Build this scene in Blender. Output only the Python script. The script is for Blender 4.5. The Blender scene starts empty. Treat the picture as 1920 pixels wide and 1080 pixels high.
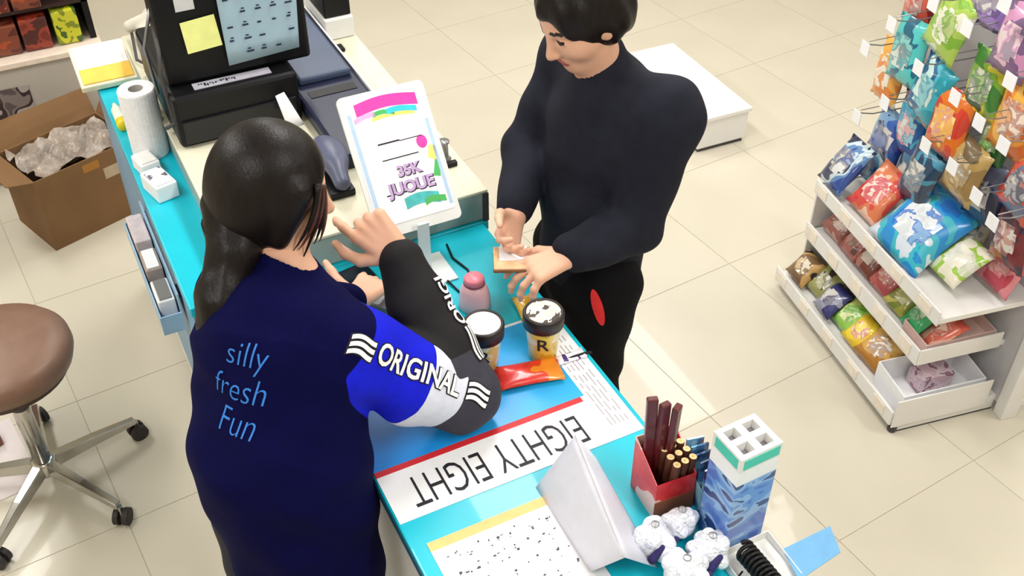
import bpy, bmesh, math, random
import numpy as np
from mathutils import Vector, Matrix, Euler
from mathutils.bvhtree import BVHTree

random.seed(7)
R = math.radians
scene = bpy.context.scene
COL = scene.collection

# ------------------------------------------------------------------ camera, light, exposure
cam_d = bpy.data.cameras.new('camera')
cam_d.sensor_width = 36.0
cam_d.lens = 36.0 * 2000.0 / 1920.0
cam_d.clip_start = 0.05
cam = bpy.data.objects.new('camera', cam_d)
cam.location = (0, 0, 2.65)
AZ, PITCH = R(63.2), R(40.0)
_fw = Vector((math.cos(AZ) * math.cos(PITCH), math.sin(AZ) * math.cos(PITCH), -math.sin(PITCH)))
cam.rotation_euler = _fw.to_track_quat('-Z', 'Y').to_euler()
COL.objects.link(cam)
scene.camera = cam

world = bpy.data.worlds.new('world')
scene.world = world
world.use_nodes = True
world.node_tree.nodes['Background'].inputs[0].default_value = (0.9, 0.95, 1.0, 1)
world.node_tree.nodes['Background'].inputs[1].default_value = 0.35
scene.view_settings.view_transform = 'Standard'
scene.view_settings.look = 'None'
scene.view_settings.gamma = 1.0
scene.view_settings.use_curve_mapping = False
scene.view_settings.exposure = -0.25

LIGHT_W = 34.0
LIGHTS = [(-0.9, 0.4), (-0.9, 2.6), (-0.9, 4.6), (1.3, 0.0), (1.3, 2.4), (1.3, 4.6), (3.5, 0.4), (3.5, 2.6), (3.5, 4.6)]
for lx, ly in LIGHTS:
    ld = bpy.data.lights.new('ceiling_tube_light', 'AREA')
    ld.shape = 'RECTANGLE'; ld.size = 0.3; ld.size_y = 1.2
    ld.energy = LIGHT_W; ld.color = (1.0, 0.985, 0.95)
    lo = bpy.data.objects.new('ceiling_tube_light', ld)
    lo.location = (lx, ly, 2.87)
    COL.objects.link(lo)

# ------------------------------------------------------------------ materials
MATS = {}
def mat(name, col, rough=0.6, metal=0.0, var=0.06, scale=30.0, bump=0.0, bscale=120.0, coat=0.0, trans=0.0, alpha=1.0, spec=0.4, stretch=None, emit=0.0):
    if name in MATS: return MATS[name]
    m = bpy.data.materials.new(name); m.use_nodes = True
    nt = m.node_tree; b = nt.nodes['Principled BSDF']
    b.inputs['Roughness'].default_value = rough
    b.inputs['Metallic'].default_value = metal
    b.inputs['Specular IOR Level'].default_value = spec
    b.inputs['Coat Weight'].default_value = coat
    b.inputs['Transmission Weight'].default_value = trans
    b.inputs['Alpha'].default_value = alpha
    c = tuple(col) + (1.0,)
    tc = nt.nodes.new('ShaderNodeTexCoord'); src = tc.outputs['Object']
    if stretch:
        mp = nt.nodes.new('ShaderNodeMapping'); mp.inputs['Scale'].default_value = stretch
        nt.links.new(src, mp.inputs[0]); src = mp.outputs[0]
    if var > 0:
        n = nt.nodes.new('ShaderNodeTexNoise'); n.inputs['Scale'].default_value = scale; n.inputs['Detail'].default_value = 3
        nt.links.new(src, n.inputs['Vector'])
        r = nt.nodes.new('ShaderNodeValToRGB')
        r.color_ramp.elements[0].color = tuple(max(0, x * (1 - var)) for x in col) + (1,)
        r.color_ramp.elements[1].color = tuple(min(1, x * (1 + var)) for x in col) + (1,)
        r.color_ramp.elements[0].position = 0.3; r.color_ramp.elements[1].position = 0.7
        nt.links.new(n.outputs['Fac'], r.inputs[0]); nt.links.new(r.outputs[0], b.inputs['Base Color'])
    else:
        b.inputs['Base Color'].default_value = c
    if bump > 0:
        n2 = nt.nodes.new('ShaderNodeTexNoise'); n2.inputs['Scale'].default_value = bscale
        nt.links.new(src, n2.inputs['Vector'])
        bp = nt.nodes.new('ShaderNodeBump'); bp.inputs['Strength'].default_value = bump; bp.inputs['Distance'].default_value = 0.01
        nt.links.new(n2.outputs['Fac'], bp.inputs['Height']); nt.links.new(bp.outputs[0], b.inputs['Normal'])
    if emit > 0:
        b.inputs['Emission Color'].default_value = c; b.inputs['Emission Strength'].default_value = emit
    MATS[name] = m
    return m

def s2l(*c):
    return tuple(((x / 255) / 12.92 if x / 255 <= 0.04045 else ((x / 255 + 0.055) / 1.055) ** 2.4) for x in c)

def print_mat(name, cols, scale=9.0, rough=0.3, stretch=(1, 1, 1), coat=0.3, distort=0.5):
    """patches of several inks, as on a printed wrapper"""
    if name in MATS: return MATS[name]
    m = bpy.data.materials.new(name); m.use_nodes = True
    nt = m.node_tree; b = nt.nodes['Principled BSDF']
    b.inputs['Roughness'].default_value = rough; b.inputs['Coat Weight'].default_value = coat
    tc = nt.nodes.new('ShaderNodeTexCoord'); mp = nt.nodes.new('ShaderNodeMapping'); mp.inputs['Scale'].default_value = stretch
    mp.inputs['Location'].default_value = (random.random() * 5, random.random() * 5, random.random() * 5)
    nt.links.new(tc.outputs['Object'], mp.inputs[0])
    n = nt.nodes.new('ShaderNodeTexNoise'); n.inputs['Scale'].default_value = scale; n.inputs['Detail'].default_value = 2; n.inputs['Distortion'].default_value = distort
    nt.links.new(mp.outputs[0], n.inputs['Vector'])
    r = nt.nodes.new('ShaderNodeValToRGB'); r.color_ramp.interpolation = 'CONSTANT'
    k = len(cols)
    els = r.color_ramp.elements
    while len(els) < k: els.new(0.5)
    for i, c in enumerate(cols):
        els[i].position = 0.0 if i == 0 else 0.5 + 0.16 * (i - 0.5 * k + 0.0) / max(1, k - 1) * 1.6
        els[i].color = tuple(c) + (1,)
    nt.links.new(n.outputs['Fac'], r.inputs[0]); nt.links.new(r.outputs[0], b.inputs['Base Color'])
    MATS[name] = m
    return m

# ------------------------------------------------------------------ object helpers
LOC = {}
def tag(o, label=None, cat=None, group=None, kind=None):
    if label: o['label'] = label
    if cat: o['category'] = cat
    if group: o['group'] = group
    if kind: o['kind'] = kind
    return o

def thing(name, label, cat, loc=(0, 0, 0), rotz=0.0, group=None, kind=None):
    o = bpy.data.objects.new(name, None)
    o.empty_display_size = 0.05
    o.location = loc; o.rotation_euler = (0, 0, rotz)
    COL.objects.link(o)
    LOC[o.name] = Vector(loc)
    return tag(o, label, cat, group, kind)

def link(name, me, mats, parent=None, smooth=False):
    o = bpy.data.objects.new(name, me)
    for m in (mats if isinstance(mats, (list, tuple)) else [mats]): me.materials.append(m)
    if smooth:
        me.polygons.foreach_set('use_smooth', [True] * len(me.polygons))
    COL.objects.link(o)
    if parent is not None:
        o.parent = parent
        LOC[o.name] = LOC.get(parent.name, Vector((0, 0, 0)))
    return o

class MB:
    """collects shapes for ONE mesh"""
    def __init__(s): s.v = []; s.f = []
    def add(s, vs, fs):
        o = len(s.v); s.v += [tuple(v) for v in vs]; s.f += [tuple(i + o for i in f) for f in fs]; return s
    def box(s, x0, x1, y0, y1, z0, z1, M=None):
        vs = [Vector((x, y, z)) for z in (z0, z1) for x, y in ((x0, y0), (x1, y0), (x1, y1), (x0, y1))]
        if M is not None: vs = [M @ v for v in vs]
        return s.add(vs, [(3, 2, 1, 0), (4, 5, 6, 7), (0, 1, 5, 4), (1, 2, 6, 5), (2, 3, 7, 6), (3, 0, 4, 7)])
    def lathe(s, prof, c=(0, 0, 0), n=24, M=None):
        vs = []; fs = []
        k = len(prof)
        for i in range(n):
            a = 2 * math.pi * i / n
            for r, z in prof:
                v = Vector((r * math.cos(a), r * math.sin(a), z))
                if M is not None: v = M @ v
                vs.append(v + Vector(c))
        for i in range(n):
            j = (i + 1) % n
            for q in range(k - 1):
                fs.append((i * k + q, j * k + q, j * k + q + 1, i * k + q + 1))
        return s.add(vs, fs)
    def tube(s, pts, r, n=8, cap=True):
        pts = [Vector(p) for p in pts]; rs = r if isinstance(r, (list, tuple)) else [r] * len(pts)
        vs = []; fs = []
        t0 = (pts[1] - pts[0]).normalized()
        nrm = t0.orthogonal().normalized()
        for i, p in enumerate(pts):
            t = ((pts[min(i + 1, len(pts) - 1)] - pts[max(i - 1, 0)])).normalized()
            nrm = (nrm - t * nrm.dot(t)).normalized(); b = t.cross(nrm)
            for q in range(n):
                a = 2 * math.pi * q / n
                vs.append(p + (nrm * math.cos(a) + b * math.sin(a)) * rs[i])
        for i in range(len(pts) - 1):
            for q in range(n):
                w = (q + 1) % n
                fs.append((i * n + q, i * n + w, (i + 1) * n + w, (i + 1) * n + q))
        if cap:
            fs.append(tuple(reversed(range(n)))); fs.append(tuple(range((len(pts) - 1) * n, len(pts) * n)))
        return s.add(vs, fs)
    def build(s, name, m, parent=None, bevel=0.0, smooth=False, world=False, seg=2):
        vs = s.v
        if world and parent is not None:
            L = LOC.get(parent.name, Vector((0, 0, 0))); vs = [tuple(Vector(v) - L) for v in vs]
        me = bpy.data.meshes.new(name); me.from_pydata(vs, [], s.f); me.update()
        if bevel > 0:
            bm = bmesh.new(); bm.from_mesh(me)
            bmesh.ops.bevel(bm, geom=[e for e in bm.edges if len(e.link_faces) == 2 and e.calc_face_angle(0) > 0.5] , offset=bevel, segments=seg, affect='EDGES', profile=0.5)
            bm.to_mesh(me); bm.free()
        o = link(name, me, m, parent, smooth)
        return o

def box(name, x0, x1, y0, y1, z0, z1, m, parent=None, bevel=0.0, world=False, M=None):
    return MB().box(x0, x1, y0, y1, z0, z1, M).build(name, m, parent, bevel, False, world)

def struct(o): o['kind'] = 'structure'; return o

def text_mesh(txt, size=1.0, bold=0.0, xs=1.0, shear=0.0, extrude=0.0, align='CENTER'):
    c = bpy.data.curves.new('txt', 'FONT'); c.body = txt; c.size = size; c.offset = bold; c.shear = shear
    c.align_x = align; c.align_y = 'CENTER'; c.extrude = extrude; c.resolution_u = 3
    o = bpy.data.objects.new('txt', c); COL.objects.link(o)
    dg = bpy.context.evaluated_depsgraph_get()
    me = bpy.data.meshes.new_from_object(o.evaluated_get(dg))
    bpy.data.objects.remove(o); bpy.data.curves.remove(c)
    vs = [(v.co.x * xs, v.co.y, v.co.z) for v in me.vertices]; fs = [tuple(p.vertices) for p in me.polygons]
    bpy.data.meshes.remove(me)
    return vs, fs

def flat(o, u, v, n=None, lift=0.0):
    """matrix of a flat frame: local x -> u, y -> v, z -> normal"""
    u = Vector(u).normalized(); v = Vector(v); v = (v - u * v.dot(u)).normalized(); n = u.cross(v)
    M = Matrix((u, v, n)).transposed().to_4x4(); M.translation = Vector(o) + n * lift
    return M

# ------------------------------------------------------------------ signed distance modelling (for bodies and cloth)
class SDF:
    def __init__(s, lo, hi, h):
        s.lo = np.array(lo, np.float32); s.h = h
        s.n = np.ceil((np.array(hi) - np.array(lo)) / h).astype(int) + 1
        s.F = np.full(s.n, 0.3, np.float32)
    def sub(s, lo, hi):
        a = np.maximum(0, np.floor((np.array(lo) - s.lo) / s.h).astype(int)); b = np.minimum(s.n, np.ceil((np.array(hi) - s.lo) / s.h).astype(int) + 1)
        if np.any(b <= a): return None
        sl = tuple(slice(int(a[i]), int(b[i])) for i in range(3))
        ax = [(s.lo[i] + np.arange(a[i], b[i]) * s.h).astype(np.float32) for i in range(3)]
        return sl, ax[0][:, None, None], ax[1][None, :, None], ax[2][None, None, :]
    def put(s, sl, d, k, cut=False):
        A = s.F[sl]
        if cut:
            d = -d
            h = np.clip(0.5 - 0.5 * (d - A) / k, 0, 1); s.F[sl] = A + (d - A) * (1 - h) + k * h * (1 - h)
        else:
            h = np.clip(0.5 + 0.5 * (A - d) / k, 0, 1); s.F[sl] = A + (d - A) * h - k * h * (1 - h)
    def cone(s, a, b, ra, rb, k=0.01, flat=None, cut=False):
        """tapered capsule; flat=(axis, factor) squeezes it along an axis"""
        a = np.array(a, float); b = np.array(b, float); m = max(ra, rb) * 1.0 + 0.03 + k
        g = s.sub(np.minimum(a, b) - m, np.maximum(a, b) + m)
        if g is None: return s
        sl, X, Y, Z = g
        px, py, pz = X - a[0], Y - a[1], Z - a[2]
        ab = b - a; L2 = max(1e-9, float(ab @ ab))
        t = np.clip((px * ab[0] + py * ab[1] + pz * ab[2]) / L2, 0, 1)
        qx, qy, qz = px - t * ab[0], py - t * ab[1], pz - t * ab[2]
        if flat is not None:
            ax = np.array(flat[0], float); ax /= np.linalg.norm(ax); f = flat[1] - 1
            dd = qx * ax[0] + qy * ax[1] + qz * ax[2]
            qx = qx + f * dd * ax[0]; qy = qy + f * dd * ax[1]; qz = qz + f * dd * ax[2]
        d = np.sqrt(qx * qx + qy * qy + qz * qz) - (ra + (rb - ra) * t)
        s.put(sl, d.astype(np.float32), k, cut); return s
    def ell(s, c, ax, rad, k=0.01, cut=False):
        """ellipsoid, ax = three unit axes"""
        c = np.array(c, float); m = max(rad) + 0.03 + k
        g = s.sub(c - m, c + m)
        if g is None: return s
        sl, X, Y, Z = g
        P = (X - c[0], Y - c[1], Z - c[2]); q = 0; q2 = 0
        for a, r in zip(ax, rad):
            a = np.array(a, float); a /= np.linalg.norm(a)
            t = (P[0] * a[0] + P[1] * a[1] + P[2] * a[2]) / r
            q = q + t * t; q2 = q2 + (t / r) ** 2
        k0 = np.sqrt(q); k1 = np.sqrt(q2) + 1e-6
        s.put(sl, (k0 * (k0 - 1) / k1).astype(np.float32), k, cut); return s
    def plane(s, p, n):
        """keep the side opposite to n"""
        n = np.array(n, float); n /= np.linalg.norm(n)
        sl, X, Y, Z = s.sub(s.lo, s.lo + s.n * s.h)
        d = (X - p[0]) * n[0] + (Y - p[1]) * n[1] + (Z - p[2]) * n[2]
        s.F = np.maximum(s.F, d.astype(np.float32)); return s
    def wrinkle(s, amp, waves):
        sl, X, Y, Z = s.sub(s.lo, s.lo + s.n * s.h)
        for (fx, fy, fz, ph) in waves:
            s.F += (amp * np.sin(fx * X + fy * Y + fz * Z + ph + 1.3 * np.sin(9 * Z + 7 * X + ph) + 1.1 * np.sin(11 * Y - 6 * Z + ph))).astype(np.float32)
        return s
    def mesh(s):
        F = s.F; ins = F < 0
        nx, ny, nz = F.shape
        cnt = np.zeros((nx - 1, ny - 1, nz - 1), np.int8)
        cs = [(i, j, k) for i in (0, 1) for j in (0, 1) for k in (0, 1)]
        for (i, j, k) in cs: cnt += ins[i:nx - 1 + i, j:ny - 1 + j, k:nz - 1 + k]
        act = np.argwhere((cnt > 0) & (cnt < 8))
        idx = np.full(cnt.shape, -1, np.int32); idx[act[:, 0], act[:, 1], act[:, 2]] = np.arange(len(act))
        val = np.stack([F[act[:, 0] + i, act[:, 1] + j, act[:, 2] + k] for (i, j, k) in cs], 1)
        pos = np.zeros((len(act), 3)); w = np.zeros(len(act))
        C = np.array(cs, float)
        for a in range(8):
            for b in range(a + 1, 8):
                if np.abs(C[a] - C[b]).sum() != 1: continue
                f0, f1 = val[:, a], val[:, b]; cr = (f0 < 0) != (f1 < 0)
                t = np.where(cr, f0 / np.where(cr, f0 - f1, 1), 0)
                pos += cr[:, None] * (C[a] + t[:, None] * (C[b] - C[a])); w += cr
        V = s.lo + (act + pos / w[:, None]) * s.h
        faces = []
        for ax in range(3):
            o1, o2 = [(1, 2), (2, 0), (0, 1)][ax]
            A = np.take(ins, range(0, F.shape[ax] - 1), ax); B = np.take(ins, range(1, F.shape[ax]), ax)
            e = np.argwhere(A != B)
            e = e[(e[:, o1] > 0) & (e[:, o2] > 0) & (e[:, o1] < F.shape[o1] - 1) & (e[:, o2] < F.shape[o2] - 1)]
            def cell(d1, d2):
                q = e.copy(); q[:, o1] -= d1; q[:, o2] -= d2
                return idx[q[:, 0], q[:, 1], q[:, 2]]
            Q = np.stack([cell(1, 1), cell(0, 1), cell(0, 0), cell(1, 0)], 1)
            flip = ~A[e[:, 0], e[:, 1], e[:, 2]]
            Q[flip] = Q[flip][:, ::-1]
            faces.append(Q)
        Q = np.concatenate(faces)
        Q = Q[(Q >= 0).all(1)]
        return V, Q

def tidy_borders(V, Q, ids, it=14):
    """even out the steps along the borders between differently coloured cloth"""
    E = np.concatenate([Q[:, [k, (k + 1) % 4]] for k in range(4)]); F = np.tile(np.arange(len(Q)), 4)
    E = np.sort(E, 1); o = np.lexsort((E[:, 1], E[:, 0])); E = E[o]; F = F[o]
    same = (E[1:] == E[:-1]).all(1); a = F[:-1][same]; b = F[1:][same]; e = E[:-1][same]
    e = e[ids[a] != ids[b]]
    V = V.copy()
    for _ in range(it):
        S_ = np.zeros_like(V); n = np.zeros(len(V))
        for p, q in ((0, 1), (1, 0)):
            np.add.at(S_, e[:, p], V[e[:, q]]); np.add.at(n, e[:, p], 1)
        m = n >= 2
        V[m] = 0.5 * V[m] + 0.5 * S_[m] / n[m][:, None]
    return V

def np_mesh(name, V, Q, mats, parent=None, pick=None, world=True):
    if world and parent is not None: V = V - np.array(LOC.get(parent.name, Vector((0, 0, 0))))
    me = bpy.data.meshes.new(name)
    me.vertices.add(len(V)); me.vertices.foreach_set('co', V.astype(np.float32).ravel())
    me.loops.add(len(Q) * 4); me.loops.foreach_set('vertex_index', Q.astype(np.int32).ravel())
    me.polygons.add(len(Q)); me.polygons.foreach_set('loop_start', np.arange(0, len(Q) * 4, 4, dtype=np.int32))
    me.update(calc_edges=True)
    o = link(name, me, mats, parent, True)
    if pick is not None:
        ctr = V[Q].mean(1) + (np.array(LOC.get(parent.name, Vector((0, 0, 0)))) if (world and parent is not None) else 0)
        me.polygons.foreach_set('material_index', pick(ctr).astype(np.int32))
    return o

def project(name, vs, fs, M, bvh, m, parent, lift=0.002, depth=0.25, back=0.12):
    """lay a flat print (2-D shape in frame M) onto a cloth surface along the frame's normal"""
    n = (M.to_3x3() @ Vector((0, 0, 1))).normalized()
    me = bpy.data.meshes.new(name); me.from_pydata([(v[0], v[1], 0) for v in vs], [], fs); me.update()
    bm = bmesh.new(); bm.from_mesh(me)
    bmesh.ops.triangulate(bm, faces=bm.faces[:])
    for _ in range(3):
        long = [e for e in bm.edges if e.calc_length() > 0.012]
        if not long: break
        bmesh.ops.subdivide_edges(bm, edges=long, cuts=1)
        bmesh.ops.triangulate(bm, faces=bm.faces[:])
    L = LOC.get(parent.name, Vector((0, 0, 0)))
    bad = []
    for v in bm.verts:
        p = M @ v.co
        hit, nn, _, _ = bvh.ray_cast(p + n * back, -n, depth)
        if hit is None: bad.append(v); v.co = p - L
        else: v.co = hit + nn * lift - L
    if bad: bmesh.ops.delete(bm, geom=bad, context='VERTS')
    bm.to_mesh(me); bm.free()
    return link(name, me, m, parent)
# ------------------------------------------------------------------ palette
M_TEAL = mat('teal_counter', s2l(4, 182, 204), 0.35, var=0.05, scale=6, coat=0.2)
M_WHITE = mat('white_paint', s2l(228, 228, 226), 0.45, var=0.02)
M_PAPER = mat('white_paper', s2l(236, 236, 240), 0.6, var=0.02)
M_SHELF = mat('white_shelf_metal', s2l(226, 224, 222), 0.4, var=0.03, scale=8)
M_GREYP = mat('pale_grey_laminate', s2l(160, 174, 170), 0.4, var=0.04, scale=10)
M_BEIGE = mat('pale_beige_laminate', s2l(212, 208, 186), 0.4, var=0.03, scale=10)
M_BLACK = mat('black_plastic', s2l(9, 9, 13), 0.45, var=0.1, spec=0.3)
M_DARKB = mat('dark_slate_plastic', s2l(34, 38, 60), 0.4, var=0.1, scale=5, spec=0.3)
M_CHROME = mat('chrome', s2l(190, 188, 184), 0.18, metal=1.0, var=0.04)
M_INK = mat('black_ink', s2l(28, 28, 36), 0.6, var=0)
M_RED = mat('red_ink', s2l(200, 40, 48), 0.5, var=0.05)
M_DGREY = mat('dark_grey_plastic', s2l(64, 62, 64), 0.5, var=0.08)
M_STEEL = mat('grey_wire', s2l(150, 150, 152), 0.35, metal=0.7, var=0)

# ------------------------------------------------------------------ room
X0, X1, Y0, Y1, ZC = -2.4, 5.8, -2.0, 7.2, 2.95
M_GROUT = mat('floor_grout', s2l(184, 176, 158), 0.85, var=0.1, scale=60)
M_TILE = mat('beige_floor_tile', s2l(204, 197, 181), 0.32, var=0.035, scale=2.5, bump=0.02, bscale=40, coat=0.1)
floor = struct(box('floor', X0, X1, Y0, Y1, -0.10, -0.0015, M_GROUT))
TS = 0.6
tile_me = None
TR = Matrix.Rotation(R(5.0), 4, 'Z'); TO = Vector((-0.185, 3.0, 0))
for i in range(-4, 11):
    for j in range(-9, 8):
        c = TR @ Vector(((i + 0.5) * TS, (j + 0.42) * TS, 0)) + TO
        if not (X0 + 0.34 < c.x < X1 - 0.34 and Y0 + 0.34 < c.y < Y1 - 0.34): continue
        if tile_me is None:
            t = MB().box(-TS / 2 + 0.0013, TS / 2 - 0.0013, -TS / 2 + 0.0013, TS / 2 - 0.0013, -0.0014, 0.0).build('tile', M_TILE, floor, 0.0005, seg=1)
            tile_me = t.data
        else:
            t = bpy.data.objects.new('tile', tile_me); COL.objects.link(t); t.parent = floor
        t.location = c; t.rotation_euler = (0, 0, R(5.0))

M_WALL = mat('cream_wall_paint', s2l(214, 206, 184), 0.8, var=0.03, scale=3)
M_CEIL = mat('white_ceiling_paint', s2l(235, 234, 228), 0.85, var=0.02, scale=3)
struct(box('wall_back', X0, X1, Y1, Y1 + 0.1, -0.1, ZC, M_WALL))
struct(box('wall_left', X0 - 0.1, X0, Y0 - 0.1, Y1 + 0.1, -0.1, ZC, M_WALL))
struct(box('wall_right', X1, X1 + 0.1, Y0 - 0.1, Y1 + 0.1, -0.1, ZC, M_WALL))
struct(box('wall_front', X0, X1, Y0 - 0.1, Y0, -0.1, ZC, M_WALL))
struct(box('ceiling', X0 - 0.1, X1 + 0.1, Y0 - 0.1, Y1 + 0.1, ZC, ZC + 0.1, M_CEIL))

# ------------------------------------------------------------------ main counter (turquoise top)
cx0, cx1 = 0.388, 0.967
ctr = thing('sales_counter', 'white sales counter with a bright turquoise top below the printed mat', 'counter', (0.68, 1.2, 0))
box('counter_top', cx0, cx1, 0.35, 2.085, 0.92, 0.95, M_TEAL, ctr, 0.004, True)
box('body', cx0 + 0.03, cx1 - 0.03, 0.38, 2.08, 0.06, 0.92, M_WHITE, ctr, 0.0, True)
box('plinth', cx0 + 0.06, cx1 - 0.06, 0.40, 2.08, 0.0, 0.06, M_DGREY, ctr, 0.0, True)
box('trim_strip', cx0 - 0.002, cx0 + 0.006, 0.352, 2.083, 0.922, 0.944, mat('dark_teal_edge', s2l(16, 70, 96), 0.5), ctr, 0.0, True)

# register counter, a little deeper on the clerk's side
rc = thing('register_counter', 'deeper turquoise-topped counter section carrying the black cash register', 'counter', (0.58, 2.8, 0))
box('counter_top', 0.18, 0.985, 2.087, 3.52, 0.92, 0.95, M_TEAL, rc, 0.004, True)
box('body', 0.20, 0.965, 2.09, 3.50, 0.06, 0.92, M_WHITE, rc, 0.0, True)
box('plinth', 0.23, 0.94, 2.10, 3.48, 0.0, 0.06, M_DGREY, rc, 0.0, True)
box('side_panel', 0.186, 0.20, 2.10, 3.48, 0.3, 0.91, mat('pale_blue_panel', s2l(120, 158, 190), 0.4, var=0.1, scale=4), rc, 0.0, True)

pf = thing('register_platform', 'low pale grey platform raised on the register counter, cream on top', 'platform', (0.64, 2.8, 0.95))
box('body', 0.305, 0.98, 2.098, 3.40, 0.951, 1.04, M_GREYP, pf, 0.003, True)
box('top_board', 0.30, 0.985, 2.09, 3.41, 1.04, 1.05, M_BEIGE, pf, 0.003, True)
box('corner_post', 0.972, 0.986, 2.088, 2.10, 0.951, 1.039, M_DGREY, pf, 0.0, True)

# ------------------------------------------------------------------ printed counter mat EIGHTY EIGHT
Z = 0.95
matt = thing('counter_mat', 'glossy printed counter mat reading EIGHTY EIGHT upside down', 'mat', (0.67, 1.47, Z))
box('sheet', 0.392, 0.955, 1.262, 1.69, Z + 0.0002, Z + 0.0016, M_PAPER, matt, 0.0, True)
def grad_mat(name, ca, cb, axis_rot, loc, scale):
    m = bpy.data.materials.new(name); m.use_nodes = True; nt = m.node_tree; b = nt.nodes['Principled BSDF']
    b.inputs['Roughness'].default_value = 0.3
    tc = nt.nodes.new('ShaderNodeTexCoord'); mp = nt.nodes.new('ShaderNodeMapping'); mp.inputs['Rotation'].default_value = (0, 0, axis_rot)
    mp.inputs['Location'].default_value = loc; mp.inputs['Scale'].default_value = (scale, scale, scale)
    g = nt.nodes.new('ShaderNodeTexGradient'); r = nt.nodes.new('ShaderNodeValToRGB')
    r.color_ramp.elements[0].color = ca + (1,); r.color_ramp.elements[1].color = cb + (1,)
    nt.links.new(tc.outputs['Object'], mp.inputs[0]); nt.links.new(mp.outputs[0], g.inputs[0]); nt.links.new(g.outputs[0], r.inputs[0]); nt.links.new(r.outputs[0], b.inputs['Base Color'])
    return m
M_SKYP = grad_mat('printed_blue_ink', s2l(26, 118, 216), s2l(40, 186, 236), 0.4, (0.45, 0.1, 0), 1.4)
box('blue_print', 0.392, 0.888, 1.405, 1.682, Z + 0.0016, Z + 0.002, M_SKYP, matt, 0.0, True)
box('red_stripe', 0.392, 0.878, 1.390, 1.405, Z + 0.0016, Z + 0.0021, M_RED, matt, 0.0, True)
vs, fs = text_mesh('EIGHTY EIGHT', 0.116, bold=-0.0008, xs=0.535)
Mt = flat((0.640, 1.328, Z + 0.0022), (-1, 0, 0), (0, -1, 0))
MB().add([Mt @ Vector(v) for v in vs], fs).build('lettering', M_INK, matt, world=True)
fp = MB()
for k in range(5):
    y = 1.30
    while y < 1.66:
        l = random.uniform(0.015, 0.05)
        fp.box(0.897 + k * 0.010, 0.8995 + k * 0.010, y, min(y + l, 1.67), Z + 0.0016, Z + 0.0019); y += l + random.uniform(0.006, 0.02)
o = fp.build('fine_print', mat('pale_grey_ink', s2l(168, 160, 168), 0.6, var=0), matt, world=True); o['kind'] = 'stuff'

# sheet with rows of dark marks
cal = thing('printed_table_sheet', 'white sheet covered in rows of small dark marks under an orange top edge', 'sheet', (0.58, 1.05, Z))
box('sheet', 0.42, 0.70, 0.62, 1.197, Z + 0.0002, Z + 0.0014, M_PAPER, cal, 0.0, True)
box('orange_edge', 0.42, 0.70, 1.175, 1.197, Z + 0.0014, Z + 0.0018, mat('orange_ink', s2l(240, 190, 120), 0.5), cal, 0.0, True)
sp = MB()
for i in range(12):
    for j in range(13):
        x = 0.436 + i * 0.0215; y = 0.66 + j * 0.0405
        for q in range(random.randint(1, 3)):
            dx = random.uniform(0, 0.013); dy = random.uniform(-0.012, 0.012); w = random.uniform(0.0015, 0.006); h = random.uniform(0.0015, 0.005)
            sp.box(x + dx, x + dx + w, y + dy, y + dy + h, Z + 0.0018, Z + 0.0021)
o = sp.build('printed_marks', mat('grey_ink', s2l(70, 66, 84), 0.6, var=0), cal, world=True); o['kind'] = 'stuff'

# white tent card
tent = thing('tent_card', 'white folded tent card standing on the counter beside the sheet of marks', 'tent card', (0.74, 1.05, Z))
A = [(0.672, 1.225, Z), (0.742, 1.195, 1.105), (0.822, 1.235, Z)]
Bn = [(0.668, 1.0, Z), (0.690, 0.922, 1.08), (0.79, 0.95, Z)]
def panel(p0, p1, q0, q1, th, bow=0.0, n=8):
    """thin bent board between edge p0-p1 and edge q0-q1"""
    p0, p1, q0, q1 = map(Vector, (p0, p1, q0, q1)); nrm = (p1 - p0).cross(q0 - p0).normalized(); vs = []; fs = []
    for i in range(n + 1):
        for j in range(n + 1):
            s_, t_ = i / n, j / n
            p = (p0 * (1 - s_) + p1 * s_) * (1 - t_) + (q0 * (1 - s_) + q1 * s_) * t_ + nrm * bow * math.sin(math.pi * s_) * math.sin(math.pi * t_)
            vs += [p, p - nrm * th]
    W = n + 1
    I = lambda i, j, k: (i * W + j) * 2 + k
    for i in range(n):
        for j in range(n):
            fs.append((I(i, j, 0), I(i + 1, j, 0), I(i + 1, j + 1, 0), I(i, j + 1, 0)))
            fs.append((I(i, j, 1), I(i, j + 1, 1), I(i + 1, j + 1, 1), I(i + 1, j, 1)))
    for i in range(n):
        fs += [(I(i, 0, 0), I(i, 0, 1), I(i + 1, 0, 1), I(i + 1, 0, 0)), (I(i, n, 0), I(i + 1, n, 0), I(i + 1, n, 1), I(i, n, 1)),
               (I(0, i, 0), I(0, i + 1, 0), I(0, i + 1, 1), I(0, i, 1)), (I(n, i, 0), I(n, i, 1), I(n, i + 1, 1), I(n, i + 1, 0))]
    return vs, fs
M_CARD = mat('white_card_stock', s2l(214, 214, 226), 0.5, var=0.03)
MB().add(*panel(A[0], Bn[0], A[1], Bn[1], 0.002, 0.006)).build('front_panel', M_CARD, tent, world=True, smooth=True)
MB().add(*panel(A[1], Bn[1], A[2], Bn[2], 0.002, 0.004)).build('rear_panel', M_CARD, tent, world=True, smooth=True)
tm = flat((0.706, 1.09, 1.035), (0, 1, 0.02), (0.46, 0, 0.87))
drop = [(0.016 * math.cos(a) * (1 if math.sin(a) < 0 else 0.8), 0.016 * math.sin(a) - 0.004) for a in [2 * math.pi * k / 16 for k in range(16)]]
MB().add([tm @ Vector((x, y, -0.004)) for x, y in drop] + [tm @ Vector((x, y, 0.004)) for x, y in drop], [tuple(range(16))[::-1], tuple(range(16, 32))] + [(k, (k + 1) % 16, 16 + (k + 1) % 16, 16 + k) for k in range(16)]).build('printed_drop', mat('pale_teal_ink', s2l(150, 190, 190), 0.5), tent, world=True)

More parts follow.
